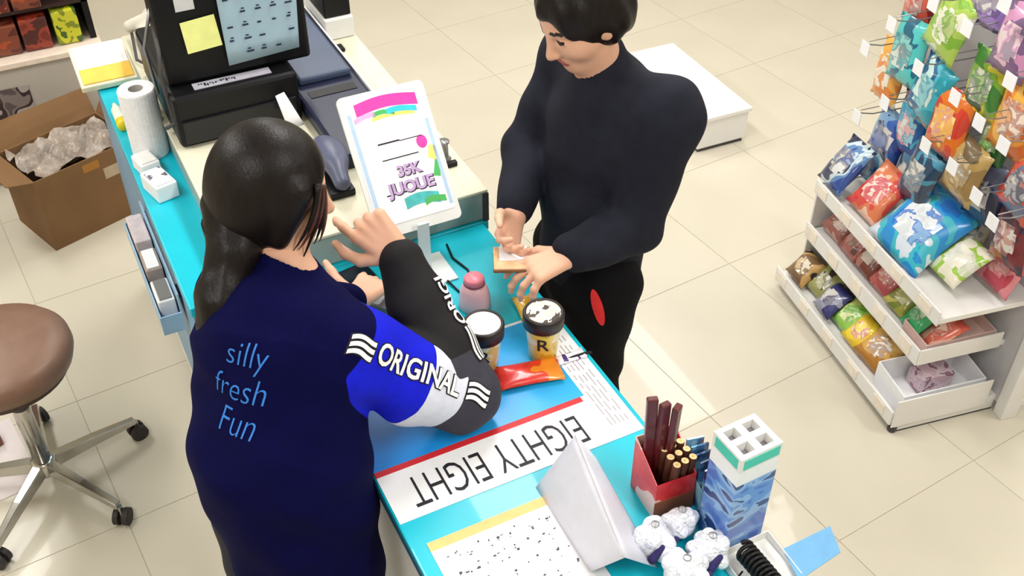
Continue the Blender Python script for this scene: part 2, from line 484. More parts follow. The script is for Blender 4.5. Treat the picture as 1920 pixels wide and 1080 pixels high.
# ------------------------------------------------------------------ poster stand
sg = thing('poster_stand', 'tilted white poster stand with a pink and rainbow printed sheet', 'sign stand', (0.75, 1.96, Z))
tilt = math.atan2(0.225, 0.275)
vB = Vector((0, math.sin(tilt), math.cos(tilt))); uB = Vector((1, 0, 0)); oB = Vector((0.752, 1.985, 1.07))
Mb = flat(oB, uB, vB)
def rrect(w, h, r, n=6):
    pts = []
    for cxx, cyy, a0 in ((w / 2 - r, h - r, 0), (-w / 2 + r, h - r, 90), (-w / 2 + r, r, 180), (w / 2 - r, r, 270)):
        for k in range(n + 1):
            a = R(a0 + 90 * k / n); pts.append((cxx + r * math.cos(a), cyy + r * math.sin(a)))
    return pts
def slab(pts, z0, z1, M):
    n = len(pts); vs = [M @ Vector((x, y, z0)) for x, y in pts] + [M @ Vector((x, y, z1)) for x, y in pts]
    return vs, [tuple(range(n))[::-1], tuple(range(n, 2 * n))] + [(k, (k + 1) % n, n + (k + 1) % n, n + k) for k in range(n)]
BW, BH = 0.225, 0.356
MB().add(*slab(rrect(BW, BH, 0.014), -0.010, 0.0, Mb)).build('board', M_WHITE, sg, world=True)
MB().add(*slab([(x * 0.90, y * 0.89 + 0.028) for x, y in rrect(BW, BH, 0.008)], 0.0, 0.001, Mb)).build('poster', mat('poster_paper', s2l(244, 240, 246), 0.35, var=0.02), sg, world=True)
def pr_(name, quads, m, z=0.0014):
    b = MB()
    for q in quads:
        n = len(q); b.add([Mb @ Vector((x, y, z)) for x, y in q], [tuple(range(n))])
    return b.build(name, m, sg, world=True)
def wave(x0, x1, y, h, amp, n=14, ph=0, slope=0.0):
    out = []
    for i in range(n):
        a, c = x0 + (x1 - x0) * i / n, x0 + (x1 - x0) * (i + 1) / n
        f = lambda t: y + amp * math.sin(ph + 3.2 * (t - x0) / (x1 - x0)) + slope * (t - x0)
        out.append([(a, f(a)), (c, f(c)), (c, f(c) + h), (a, f(a) + h)])
    return out
M_MAG = mat('magenta_ink', s2l(222, 50, 168), 0.4, var=0.15, scale=80); M_CYAN = mat('cyan_ink', s2l(40, 196, 214), 0.4); M_GRN = mat('green_ink', s2l(60, 178, 84), 0.4)
M_YEL = mat('yellow_ink', s2l(246, 224, 110), 0.4); M_LIL = mat('lilac_ink', s2l(196, 164, 216), 0.4); M_PBL = mat('pale_blue_ink', s2l(176, 204, 234), 0.4)
pr_('magenta_arc', wave(-0.075, 0.085, 0.300, 0.030, 0.010, ph=0.1), M_MAG)
pr_('green_arc', wave(-0.035, 0.02, 0.289, 0.011, 0.006, ph=0.3), M_GRN)
pr_('cyan_arc', wave(0.0, 0.078, 0.287, 0.014, 0.006, ph=0.6), M_CYAN, 0.0016)
pr_('yellow_arc', wave(-0.04, 0.07, 0.280, 0.009, 0.005, ph=0.4), M_YEL)
pr_('pink_arc', wave(-0.085, -0.03, 0.282, 0.012, 0.004, ph=0.4, slope=0.25), mat('pink_ink', s2l(250, 170, 220), 0.4))
pr_('black_rule', wave(-0.045, 0.012, 0.222, 0.004, 0.0), M_INK)
pr_('black_rule', wave(0.012, 0.07, 0.221, 0.0022, 0.0), M_INK)
pr_('black_rule', wave(-0.045, 0.05, 0.182, 0.0028, 0.0), M_INK)
pr_('black_rule', wave(-0.06, 0.055, 0.096, 0.0035, 0.0), M_INK)
pr_('pink_badge', [[(0.066 + 0.014 * math.cos(a), 0.207 + 0.017 * math.sin(a)) for a in [2 * math.pi * k / 14 for k in range(14)]]], M_MAG)
pr_('yellow_shape', [[(0.07, 0.165), (0.094, 0.15), (0.095, 0.19), (0.080, 0.195)]], M_YEL)
pr_('green_shape', [[(0.07, 0.118), (0.088, 0.112), (0.094, 0.15), (0.086, 0.158)]], M_GRN)
pr_('teal_arc', wave(-0.02, 0.07, 0.052, 0.028, 0.008, ph=0.2), mat('teal_ink', s2l(50, 186, 186), 0.4, var=0.2, scale=60))
pr_('green_arc', wave(0.03, 0.085, 0.045, 0.016, 0.008, ph=0.8, slope=0.2), M_GRN, 0.0016)
pr_('pale_blue_border', wave(-0.098, -0.088, 0.05, 0.26, 0.0, n=1), M_PBL)
pr_('pale_blue_border', wave(0.090, 0.099, 0.04, 0.22, 0.0, n=1), M_PBL)
for txt, y, sz, m, x in (('35K', 0.148, 0.036, M_LIL, 0.012), ('JUOUE', 0.108, 0.04, M_LIL, 0.008)):
    vs, fs = text_mesh(txt, sz, bold=0.0014)
    MB().add([Mb @ Vector((v[0] + x, v[1] + y, 0.0018)) for v in vs], fs).build('lettering', m, sg, world=True)
    vs, fs = text_mesh(txt, sz, bold=0.0024)
    MB().add([Mb @ Vector((v[0] + x + 0.0016, v[1] + y - 0.0016, 0.0015)) for v in vs], fs).build('lettering_outline', M_INK, sg, world=True)
box('post', 0.735, 0.765, 1.962, 1.970, Z, 1.10, mat('clear_white_acrylic', s2l(220, 228, 230), 0.2, var=0.02), sg, 0.001, True)
box('foot', 0.70, 0.81, 1.90, 2.02, Z, Z + 0.005, mat('clear_white_acrylic', s2l(220, 228, 230)), sg, 0.001, True)

# ------------------------------------------------------------------ cash register
ps = thing('cash_register', 'large black cash register with a light blue marked sheet over its screen', 'cash register', (0.52, 2.85, 1.05))
box('base_unit', 0.315, 0.665, 2.64, 3.12, 1.052, 1.205, M_BLACK, ps, 0.012, True)
box('drawer_front', 0.33, 0.65, 2.632, 2.642, 1.065, 1.135, mat('black_gloss', s2l(14, 15, 22), 0.25, var=0.05), ps, 0.003, True)
box('screen_housing', 0.325, 0.73, 2.705, 2.80, 1.205, 1.66, M_BLACK, ps, 0.012, True)
box('neck', 0.42, 0.60, 2.79, 2.92, 1.2, 1.5, M_BLACK, ps, 0.01, True)
lb = box('silver_label', 0.385, 0.60, 2.665, 2.70, 1.2055, 1.2075, mat('silver_sticker', s2l(176, 174, 186), 0.35, var=0.1), ps, 0.0, True)
q = MB()
for k in range(14):
    x = 0.40 + k * 0.0075; q.box(x, x + random.uniform(0.003, 0.006), 2.672 + random.uniform(0, 0.014), 2.678 + random.uniform(0.006, 0.014), 1.2075, 1.2079)
q.build('printed_marks', M_INK, lb, world=True)['kind'] = 'stuff'
nt_ = MB().add(*panel((0.388, 2.70, 1.385), (0.392, 2.690, 1.300), (0.480, 2.70, 1.392), (0.486, 2.690, 1.306), 0.0008, 0.0, 4)).build('sticky_note', mat('yellow_note_paper', s2l(232, 236, 150), 0.6), ps, world=True)
box('white_sticker', 0.385, 0.435, 2.7035, 2.705, 1.415, 1.475, mat('grey_white_sticker', s2l(206, 206, 210), 0.5), ps, 0.0, True)
Sh = MB().add(*panel((0.492, 2.698, 1.62), (0.492, 2.683, 1.245), (0.722, 2.698, 1.62), (0.692, 2.683, 1.255), 0.0008, -0.004, 8))
sheet = Sh.build('light_blue_sheet', mat('light_blue_paper', s2l(158, 186, 204), 0.45, var=0.03, scale=6), ps, world=True, smooth=True)
q = MB()
for i in range(5):
    for j in range(9):
        if random.random() < 0.12: continue
        x = 0.505 + i * 0.041; z = 1.275 + j * 0.038
        y = 2.678 + (z - 1.245) * 0.04
        q.box(x, x + random.uniform(0.010, 0.020), y - 0.001, y + 0.0005, z, z + 0.005)
        if random.random() < 0.6: q.box(x + 0.004, x + 0.012, y - 0.001, y + 0.0005, z + 0.009, z + 0.0125)
q.build('printed_marks', mat('navy_ink', s2l(40, 46, 78), 0.6, var=0), sheet, world=True)['kind'] = 'stuff'
MB().tube([(0.33, 2.72, 1.35), (0.31, 2.70, 1.25), (0.318, 2.67, 1.12), (0.30, 2.74, 1.07)], 0.006).build('cable', M_DGREY, ps, world=True, smooth=True)
MB().tube([(0.33, 2.75, 1.42), (0.295, 2.78, 1.3), (0.305, 2.80, 1.15), (0.28, 2.95, 1.06)], 0.005).build('cable', M_STEEL, ps, world=True, smooth=True)

dr = thing('receipt_printer', 'long dark slate-blue box lying beside the black cash register', 'printer', (0.77, 2.8, 1.05))
box('body', 0.672, 0.868, 2.34, 3.28, 1.051, 1.10, M_DARKB, dr, 0.01, True)
box('raised_cover', 0.69, 0.852, 2.74, 3.26, 1.10, 1.125, mat('blue_grey_plastic', s2l(66, 78, 104), 0.4, var=0.08, scale=5), dr, 0.008, True)
box('receipt_slot', 0.70, 0.84, 2.66, 2.70, 1.099, 1.102, M_BLACK, dr, 0.0, True)
box('white_edge', 0.8685, 0.874, 2.36, 3.26, 1.051, 1.104, M_PAPER, dr, 0.0, True)
rp = MB().add(*panel((0.585, 2.60, 1.17), (0.60, 2.57, 1.075), (0.615, 2.62, 1.165), (0.65, 2.585, 1.07), 0.0006, 0.004, 4)).build('receipt_slip', M_PAPER, None, smooth=True)
tag(rp, 'small curled white receipt slip leaning on the black register', 'receipt')
gs = thing('barcode_scanner', 'rounded grey handheld scanner beside the poster stand', 'scanner', (0.66, 2.38, 1.05))
S = SDF((0.56, 2.2, 1.04), (0.76, 2.55, 1.2), 0.005)
S.ell((0.650, 2.36, 1.105), [(1, 0, 0), (0, 1, 0), (0, 0, 1)], (0.044, 0.085, 0.026)); S.cone((0.645, 2.30, 1.10), (0.64, 2.24, 1.085), 0.026, 0.022, 0.02)
V, Q = S.mesh(); np_mesh('body', V, Q, mat('blue_grey_shell', s2l(84, 88, 112), 0.4), gs)
box('stand', 0.60, 0.668, 2.22, 2.42, 1.051, 1.072, M_BLACK, gs, 0.004, True)
ct = thing('card_terminal', 'black card terminal in a white frame at the back of the platform', 'card terminal', (0.93, 3.2, 1.05))
box('stand', 0.885, 0.98, 3.07, 3.30, 1.051, 1.12, M_WHITE, ct, 0.004, True)
box('screen', 0.89, 0.978, 3.085, 3.29, 1.12, 1.20, M_BLACK, ct, 0.004, True)
box('hinge', 0.893, 0.915, 2.98, 3.02, 1.051, 1.062, M_BLACK, ct, 0.003, True)
gl_ = thing('small_metal_holder', 'small metal and glass holder on the cream platform behind the poster', 'holder', (0.93, 2.24, 1.05))
MB().lathe([(0, 0), (0.018, 0), (0.02, 0.004), (0.013, 0.008), (0.012, 0.05), (0.016, 0.055), (0.016, 0.06), (0, 0.06)], (0.94, 2.27, 1.0505), 16).build('cup', M_STEEL, gl_, world=True, smooth=True)
box('clip', 0.925, 0.96, 2.225, 2.24, 1.0505, 1.065, M_BLACK, gl_, 0.002, True)

# ------------------------------------------------------------------ goods at the clerk's edge of the register counter
kr = thing('paper_roll', 'tall white paper roll standing upright beside the cash register', 'paper roll', (0.252, 2.835, 0.95))
MB().lathe([(0.019, 0.0), (0.05, 0.0), (0.052, 0.004), (0.052, 0.206), (0.05, 0.21), (0.021, 0.21)], n=32).build('paper', mat('soft_white_paper', s2l(232, 232, 236), 0.85, var=0.05, scale=90, bump=0.1), kr, smooth=False)
MB().lathe([(0.021, 0.21), (0.019, 0.209), (0.018, 0.0), (0.0195, 0.0)], n=24).build('core', mat('grey_cardboard', s2l(150, 146, 142), 0.8), kr, smooth=True)
bx = thing('card_dispenser', 'open white and yellow card tray at the far corner of the turquoise counter', 'tray', (0.22, 3.37, 0.95))
Mx = Matrix.Translation((0.22, 3.37, 0.951)) @ Matrix.Rotation(R(14), 4, 'X')
MB().box(-0.088, 0.088, -0.10, 0.10, 0.028, 0.05, Mx).build('tray', mat('cream_plastic', s2l(236, 224, 196), 0.5), bx, 0.004, world=True)
MB().box(-0.078, 0.078, -0.09, -0.02, 0.0505, 0.054, Mx).build('yellow_card', mat('yellow_card', s2l(236, 190, 84), 0.5, var=0.08), bx, 0.0, world=True)
MB().box(-0.078, 0.078, -0.018, 0.094, 0.0505, 0.053, Mx).build('white_card', M_PAPER, bx, 0.0, world=True)
box('foot', 0.15, 0.29, 3.30, 3.45, 0.951, 0.975, M_DGREY, bx, 0.0, True)
gt = thing('glue_bottle', 'small white squeeze bottle with a yellow end lying beside the paper roll', 'bottle', (0.205, 3.06, 0.95))
Mg = Matrix.Translation((0.205, 3.03, 0.968)) @ Matrix.Rotation(R(-90), 4, 'X')
MB().lathe([(0, -0.03), (0.014, -0.03), (0.0165, -0.026), (0.0165, 0.06), (0.01, 0.075), (0.006, 0.10), (0, 0.10)], n=16, M=None, c=(0, 0, 0)).build('bottle', mat('milky_plastic', s2l(226, 232, 214), 0.4), gt, smooth=True).matrix_local = Matrix.Translation((0, -0.03, 0.018)) @ Matrix.Rotation(R(-90), 4, 'X')
MB().lathe([(0.0, -0.045), (0.016, -0.045), (0.0175, -0.04), (0.0175, -0.012), (0.0168, -0.012)], n=16).build('yellow_end', mat('yellow_plastic', s2l(232, 206, 40), 0.4), gt, smooth=True).matrix_local = Matrix.Translation((0, -0.03, 0.018)) @ Matrix.Rotation(R(-90), 4, 'X')
hs = thing('telephone_handset', 'beige telephone handset with a dark cord at the top left of the counter', 'telephone', (0.39, 3.46, 0.95))
S = SDF((0.28, 3.25, 1.03), (0.50, 3.60, 1.2), 0.005)
S.cone((0.37, 3.32, 1.075), (0.41, 3.42, 1.10), 0.032, 0.03, 0.02, flat=((0, 0, 1), 1.6)); S.cone((0.33, 3.38, 1.09), (0.42, 3.39, 1.11), 0.02, 0.02, 0.02)
V, Q = S.mesh(); np_mesh('handset', V, Q, mat('beige_plastic', s2l(196, 190, 176), 0.4), hs)
MB().tube([(0.33, 3.36, 1.075), (0.31, 3.2, 1.062), (0.34, 3.14, 1.06), (0.40, 3.18, 1.06), (0.43, 3.30, 1.07)], 0.005).build('cord', M_DGREY, hs, world=True, smooth=True)
def small_box(name, label, x, y, z, sx, sy, sz, m, rz=0.0, capm=None, cat='box', group=None):
    t = thing(name, label, cat, (x, y, z), R(rz), group)
    MB().box(-sx / 2, sx / 2, -sy / 2, sy / 2, 0, sz).build('body', m, t, 0.004)
    if capm: MB().box(-sx / 2 + 0.006, sx / 2 - 0.006, -sy / 2 + 0.006, sy / 2 - 0.006, sz, sz + 0.004).build('lid', capm, t, 0.001)
    return t
small_box('white_carton', 'small plain white carton below the paper roll at the counter edge', 0.222, 2.745, 0.951, 0.055, 0.075, 0.04, M_PAPER, 12, M_WHITE)
small_box('white_carton', 'small white carton with dark scribbles nearer the clerk than the plain one', 0.232, 2.615, 0.951, 0.062, 0.10, 0.05, M_PAPER, 14, print_mat('scribbled_white', [s2l(232, 230, 236), s2l(236, 236, 240), s2l(90, 86, 100)], 30))

# organiser bin hung on the counter's side
ob = thing('organiser_bin', 'pale translucent organiser bin hung on the clerk side of the counter', 'bin', (0.15, 2.5, 0.74))
b_ = MB()
b_.box(0.118, 0.178, 2.27, 2.74, 0.74, 0.744); b_.box(0.118, 0.122, 2.27, 2.74, 0.744, 0.80); b_.box(0.174, 0.178, 2.27, 2.74, 0.744, 0.86); b_.box(0.122, 0.174, 2.27, 2.274, 0.744, 0.80); b_.box(0.122, 0.174, 2.736, 2.74, 0.744, 0.80)
b_.build('bin', mat('pale_blue_plastic', s2l(150, 186, 214), 0.3, var=0.15, scale=8), ob, world=True)
box('bracket', 0.1782, 0.1858, 2.33, 2.70, 0.80, 0.85, M_STEEL, ob, 0.0, True)
small_box('tissue_pack', 'crumpled pinkish white tissue pack lying in the organiser bin', 0.148, 2.655, 0.745, 0.045, 0.14, 0.085, mat('pinkish_wrap', s2l(206, 192, 196), 0.4, var=0.15, scale=30, bump=0.3, bscale=30), 0, None, 'pack')
small_box('grey_carton', 'flat grey-brown carton standing in the middle of the organiser bin', 0.148, 2.50, 0.745, 0.045, 0.10, 0.08, mat('grey_brown_card', s2l(160, 146, 140), 0.6, var=0.1), 0, M_PAPER)
small_box('tape_dispenser', 'white tape dispenser at the clerk end of the organiser bin', 0.148, 2.36, 0.745, 0.045, 0.10, 0.075, M_PAPER, 0, M_STEEL, 'dispenser')

# ------------------------------------------------------------------ goods on the counter
def cup(label, x, y, rz, bandc, topc):
    t = thing('ice_cream_cup', label, 'cup', (x, y, Z + 0.002), R(rz), 'dark-lidded cups on the counter mat')
    MB().lathe([(0, 0.0), (0.030, 0.0), (0.032, 0.003), (0.041, 0.10), (0.041, 0.104), (0, 0.104)], n=32).build('cup_body', print_mat('cup_print_' + str(rz), bandc, 14), t, smooth=True)
    lid = MB().lathe([(0.040, 0.096), (0.0465, 0.098), (0.0475, 0.128), (0.045, 0.133), (0.040, 0.133), (0.0385, 0.130)], n=36).build('lid', mat('dark_brown_lid', s2l(38, 30, 30), 0.4), t, smooth=True)
    MB().lathe([(0.0, 0.131), (0.0392, 0.131)], n=32).build('lid_print', topc, lid)
    vs, fs = text_mesh('R', 0.052, bold=0.0006)
    b = MB()
    pts = []
    for v in vs:
        a = v[0] / 0.040 ; zz = v[1] + 0.06; rr = 0.032 + 0.009 * (zz / 0.10) + 0.0014
        pts.append((rr * math.sin(a), -rr * math.cos(a), zz))
    b.add(pts, fs).build('lettering', M_INK, t)
    return t
cup('dark-lidded paper cup marked R touching the dark sleeve elbow', 0.731, 1.588, -26, [s2l(228, 216, 176), s2l(236, 226, 196), s2l(214, 196, 120)], mat('lid_print_pale', s2l(232, 222, 226), 0.4, var=0.12, scale=120))
cup('dark-lidded paper cup marked R standing near the counter edge', 0.868, 1.562, -30, [s2l(206, 170, 40), s2l(226, 200, 90), s2l(232, 222, 190)], print_mat('lid_print_cream', [s2l(226, 210, 190), s2l(236, 226, 214), s2l(70, 60, 50)], 45))

def bag_shape(w, h, t, nx=10, nz=12, seed=0, crease=0.10):
    rnd = random.Random(seed); vs = []; fs = []
    ph = [rnd.uniform(0, 6) for _ in range(6)]
    for side in (-1, 1):
        for j in range(nz + 1):
            for i in range(nx + 1):
                s_ = -1 + 2 * i / nx; q_ = -1 + 2 * j / nz
                e = max(0.0, 1 - abs(s_) ** 2.6) ** 0.6 * max(0.0, 1 - abs(q_ * 1.06) ** 3.2) ** 0.75 if abs(q_ * 1.06) < 1 else 0.0
                wr = 1 + crease * (math.sin(5 * s_ + 3 * q_ + ph[0] + side) + math.sin(7 * q_ - 4 * s_ + ph[1]) * 0.7 + 0.6 * math.sin(11 * s_ + ph[2]) * abs(q_))
                x = s_ * w / 2 * (1 - 0.07 * (1 - abs(q_) ** 2)); y = side * (t / 2 * e * wr + 0.0008); z = q_ * h / 2
                if abs(q_) > 0.93: y += 0.004 * math.sin(14 * s_)
                vs.append((x, y, z))
    W = nx + 1; N = W * (nz + 1)
    for j in range(nz):
        for i in range(nx):
            a = j * W + i; fs.append((a, a + 1, a + W + 1, a + W)); fs.append((N + a, N + a + W, N + a + W + 1, N + a + 1))
    for j in range(nz):
        a = j * W; fs.append((a, a + W, N + a + W, N + a)); a = j * W + nx; fs.append((a, N + a, N + a + W, a + W))
    for i in range(nx):
        fs.append((i, N + i, N + i + 1, i + 1)); a = nz * W + i; fs.append((a, a + 1, N + a + 1, N + a))
    return vs, fs
def bag(name, label, w, h, t, m, loc, rot, cat='snack bag', group=None, seed=None, inks=None):
    vs, fs = bag_shape(w, h, t, seed=seed if seed is not None else random.randint(0, 999))
    me = bpy.data.meshes.new(name); me.from_pydata(vs, [], fs); me.update()
    o = link(name, me, m, None, True); o.location = loc; o.rotation_euler = rot
    if cat == 'snack bag':                                   # printed front panel following the bulge
        W = 11; pv = []; pf = []
        for j in range(3, 10):
            for i in range(2, 9):
                x, y, z = vs[j * W + i]; pv.append((x, y - 0.0012, z))
        for j in range(6):
            for i in range(6): a = j * 7 + i; pf.append((a, a + 1, a + 8, a + 7))
        pf = [f for k, f in enumerate(pf) if k not in (0, 5, 30, 35)]
        pm_ = bpy.data.meshes.new('printed_panel'); pm_.from_pydata(pv, [], pf); pm_.update()
        mixw = lambda c, f: tuple(x * (1 - f) + y_ * f for x, y_ in zip(c, (0.80, 0.77, 0.70)))
        ink = inks or [(0.5, 0.3, 0.3), (0.5, 0.2, 0.2)]
        link('printed_panel', pm_, print_mat('panel_of_' + label[:40], [mixw(ink[1], 0.25), mixw(ink[0], 0.12), mixw(ink[-1], 0.35), mixw(ink[1], 0.75)], 20, distort=0.8), o, True)
    return tag(o, label, cat, group)

bag('chocolate_packet', 'red and orange chocolate packet lying in front of the two cups', 0.075, 0.15, 0.022, print_mat('chocolate_wrap', [s2l(206, 30, 36), s2l(214, 44, 36), s2l(222, 60, 34), s2l(240, 140, 40)], 14, stretch=(1, 1, 0.6)), (0.805, 1.512, Z + 0.014), (R(90), R(0), R(78)), 'packet', seed=3)
bag('white_wrapper', 'thin torn white and purple wrapper strip beside the red packet', 0.03, 0.11, 0.006, print_mat('torn_wrap', [s2l(226, 220, 232), s2l(236, 232, 240), s2l(70, 40, 110)], 30), (0.90, 1.523, Z + 0.006), (R(90), 0, R(88)), 'wrapper', seed=5)
tag(MB().tube([(0.905, 1.518, Z + 0.006), (0.93, 1.517, Z + 0.008), (0.962, 1.517, Z + 0.006), (0.972, 1.516, Z + 0.005)], 0.0035).build('pen', M_BLACK, None, smooth=True), 'thin black pen lying across the right edge of the counter', 'pen')
bag('yellow_packet', 'mustard yellow packet lying under the customer hand by the counter edge', 0.055, 0.085, 0.02, print_mat('mustard_wrap', [s2l(200, 150, 40), s2l(214, 170, 60)], 12), (0.908, 1.715, Z + 0.012), (R(90), 0, R(-10)), 'packet', seed=8)

pb = thing('pink_bottle', 'small pink bottle with a round cap beside the poster stand foot', 'bottle', (0.803, 1.79, Z))
MB().lathe([(0, 0), (0.036, 0), (0.039, 0.004), (0.038, 0.03), (0.033, 0.055), (0.024, 0.072), (0.0, 0.072)], n=24).build('bottle', mat('pale_pink_plastic', s2l(226, 178, 188), 0.35, var=0.05), pb, smooth=True)
MB().lathe([(0.022, 0.070), (0.025, 0.072), (0.025, 0.086), (0.021, 0.091), (0, 0.092)], n=24).build('cap', mat('pink_plastic', s2l(226, 130, 146), 0.35), pb, smooth=True)
MB().lathe([(0.0262, 0.0715), (0.0262, 0.0745), (0.0245, 0.0745)], n=24).build('cap_ring', mat('dark_pink', s2l(120, 60, 80), 0.5), pb, smooth=True)
tag(MB().tube([(0.84, 2.04, Z + 0.003), (0.83, 1.98, Z + 0.004), (0.845, 1.92, Z + 0.003), (0.83, 1.86, Z + 0.003), (0.79, 1.845, Z + 0.003), (0.78, 1.90, Z + 0.006)], 0.0028).build('thin_cable', M_BLACK, None, smooth=True), 'thin black cable curling on the turquoise counter by the pink bottle', 'cable')
ph = thing('smartphone', 'black smartphone lying on the turquoise counter behind the clerk hand', 'phone', (0.55, 2.015, Z), R(8))
MB().add(*slab(rrect(0.15, 0.072, 0.009), 0.0, 0.008, Matrix.Translation((0, -0.036, 0.0005)))).build('body', M_BLACK, ph)
MB().add(*slab([(x * 0.94, y * 0.9 + 0.0036) for x, y in rrect(0.15, 0.072, 0.007)], 0.008, 0.0085, Matrix.Translation((0, -0.036, 0.0005)))).build('screen', mat('phone_glass', s2l(16, 24, 40), 0.1, var=0.0, coat=0.5), ph)

# ---- near corner display goods
rb = thing('stick_display_box', 'red open-topped display box holding maroon sticks and round-ended sticks', 'display box', (0.886, 1.092, Z), R(-4))
def tray_box(name, parent, x0, x1, y0, y1, z0, hf, hb, m, th=0.002):
    b = MB(); b.box(x0, x1, y0, y1, z0, z0 + th); 
    b.box(x0, x1, y0, y0 + th, z0 + th, z0 + hf); b.box(x0, x1, y1 - th, y1, z0 + th, z0 + hb)
    for xa, xb in ((x0, x0 + th), (x1 - th, x1)):
        vs = [(xa, y0 + th, z0 + th), (xb, y0 + th, z0 + th), (xb, y1 - th, z0 + th), (xa, y1 - th, z0 + th), (xa, y0 + th, z0 + hf), (xb, y0 + th, z0 + hf), (xb, y1 - th, z0 + hb), (xa, y1 - th, z0 + hb)]
        b.add(vs, [(3, 2, 1, 0), (4, 5, 6, 7), (0, 1, 5, 4), (1, 2, 6, 5), (2, 3, 7, 6), (3, 0, 4, 7)])
    return b.build(name, m, parent)
tray_box('box', rb, -0.042, 0.045, -0.045, 0.05, 0.0, 0.10, 0.145, print_mat('red_box_print', [s2l(196, 30, 40), s2l(206, 44, 48), s2l(212, 60, 56), s2l(226, 190, 180)], 13))
MB().box(-0.043, 0.046, -0.047, -0.0452, 0.0, 0.05).build('brown_band', mat('brown_card', s2l(128, 76, 54), 0.6), rb)
for k in range(3):
    t = MB(); xx = 0.893 - 0.022 + k * 0.02
    t.box(-0.011, 0.011, -0.007, 0.007, 0, 0.262 - 0.010 * k)
    o = t.build('chocolate_stick', mat('maroon_wrap', s2l(84, 26, 32), 0.35, var=0.3, scale=40, coat=0.3), None, 0.003)
    o.location = (0.864 + k * 0.015, 1.114 - 0.008 * k, Z + 0.006); o.rotation_euler = (R(-1 + k), R(-1.5 + 1.5 * k), R(-20 + 25 * k))
    tag(o, ['tallest flat maroon stick at the left of the red display box', 'middle flat maroon stick standing in the red display box', 'rightmost flat maroon stick standing in the red display box'][k], 'chocolate stick', 'maroon sticks in the red box')
M_CREAM = mat('cream_wafer', s2l(238, 206, 150), 0.6); M_COCOA = mat('cocoa_wafer', s2l(84, 46, 32), 0.6)
pm = None
for k in range(9):
    i, j = k % 3, k // 3
    if pm is None:
        t = thing('wafer_stick', 'round-ended cream and brown wafer stick bundled in the red display box', 'wafer stick', (0, 0, 0), 0, 'wafer sticks in the red box')
        MB().lathe([(0, 0), (0.0086, 0), (0.0086, 0.126), (0.0075, 0.129)], n=14).build('shell', M_COCOA, t, smooth=True)
        MB().lathe([(0.0076, 0.1288), (0.0040, 0.1306), (0.0034, 0.124), (0, 0.124)], n=14).build('cream_ring', M_CREAM, t, smooth=True)
        pm = t
    else:
        t = pm.copy(); COL.objects.link(t)
        for ch in pm.children:
            c = ch.copy(); COL.objects.link(c); c.parent = t
    t.location = (0.881 + i * 0.0165, 1.062 + j * 0.0175 + 0.002 * i, Z + 0.006)
    t.rotation_euler = (R(3 - 2 * j), R(2 + 1.5 * i), 0)

bs = thing('sachet_box', 'pale blue printed box of sachets between the red and the tall blue box', 'box', (0.950, 1.058, Z), R(-4))
M_SACH = print_mat('sachet_print', [s2l(150, 196, 214), s2l(120, 176, 206), s2l(60, 110, 160), s2l(40, 60, 100)], 20)
tray_box('box', bs, -0.017, 0.03, -0.045, 0.05, 0.0, 0.06, 0.09, M_SACH)
for k in range(5):
    MB().add(*panel((-0.014, -0.036 + k * 0.018, 0.004), (0.026, -0.036 + k * 0.018, 0.004), (-0.014, -0.032 + k * 0.018, 0.118 + 0.004 * k), (0.026, -0.031 + k * 0.018, 0.126), 0.004, 0.003, 3)).build('sachet', M_SACH, bs)

bb = thing('compartment_box', 'tall blue and white box with four open compartments on top', 'display box', (0.958, 0.960, Z), R(2))
M_BBLUE = print_mat('blue_box_print', [s2l(70, 110, 190), s2l(96, 140, 206), s2l(140, 176, 220), s2l(40, 60, 120)], 12, stretch=(1, 1, 2))
bw, bd, bh = 0.046, 0.040, 0.272
MB().box(-bw, bw, -bd, bd, 0, 0.20).build('body', M_BBLUE, bb, 0.001)
MB().box(-bw, bw, -bd, bd, 0.20, 0.236).build('white_band', M_PAPER, bb, 0.0005)
f = MB()
for xa, xb, ya, yb in ((-bw, -bw + 0.012, -bd, bd), (bw - 0.012, bw, -bd, bd), (-0.008, 0.008, -bd + 0.01, bd - 0.01), (-bw + 0.012, bw - 0.012, -bd, -bd + 0.010), (-bw + 0.012, bw - 0.012, bd - 0.010, bd), (-bw + 0.012, -0.008, -0.007, 0.007), (0.008, bw - 0.012, -0.007, 0.007)):
    f.box(xa, xb, ya, yb, 0.236, bh)
f.build('compartment_frame', M_SHELF, bb)
MB().box(-bw + 0.008, bw - 0.004, -bd - 0.001, -bd, 0.242, 0.266).build('teal_strip', mat('sea_green_card', s2l(70, 196, 176), 0.5), bb)
MB().box(-bw - 0.001, -bw, -bd + 0.008, bd - 0.008, 0.242, 0.266).build('teal_strip', mat('sea_green_card', s2l(70, 196, 176)), bb)
for ix in (-1, 1):
    for iy in (-1, 1):
        MB().box(ix * 0.023 - 0.013, ix * 0.023 + 0.013, iy * 0.0195 - 0.011, iy * 0.0195 + 0.011, 0.2365, 0.252).build('grey_insert', mat('grey_insert', s2l(130, 126, 132), 0.5), bb, 0.002)

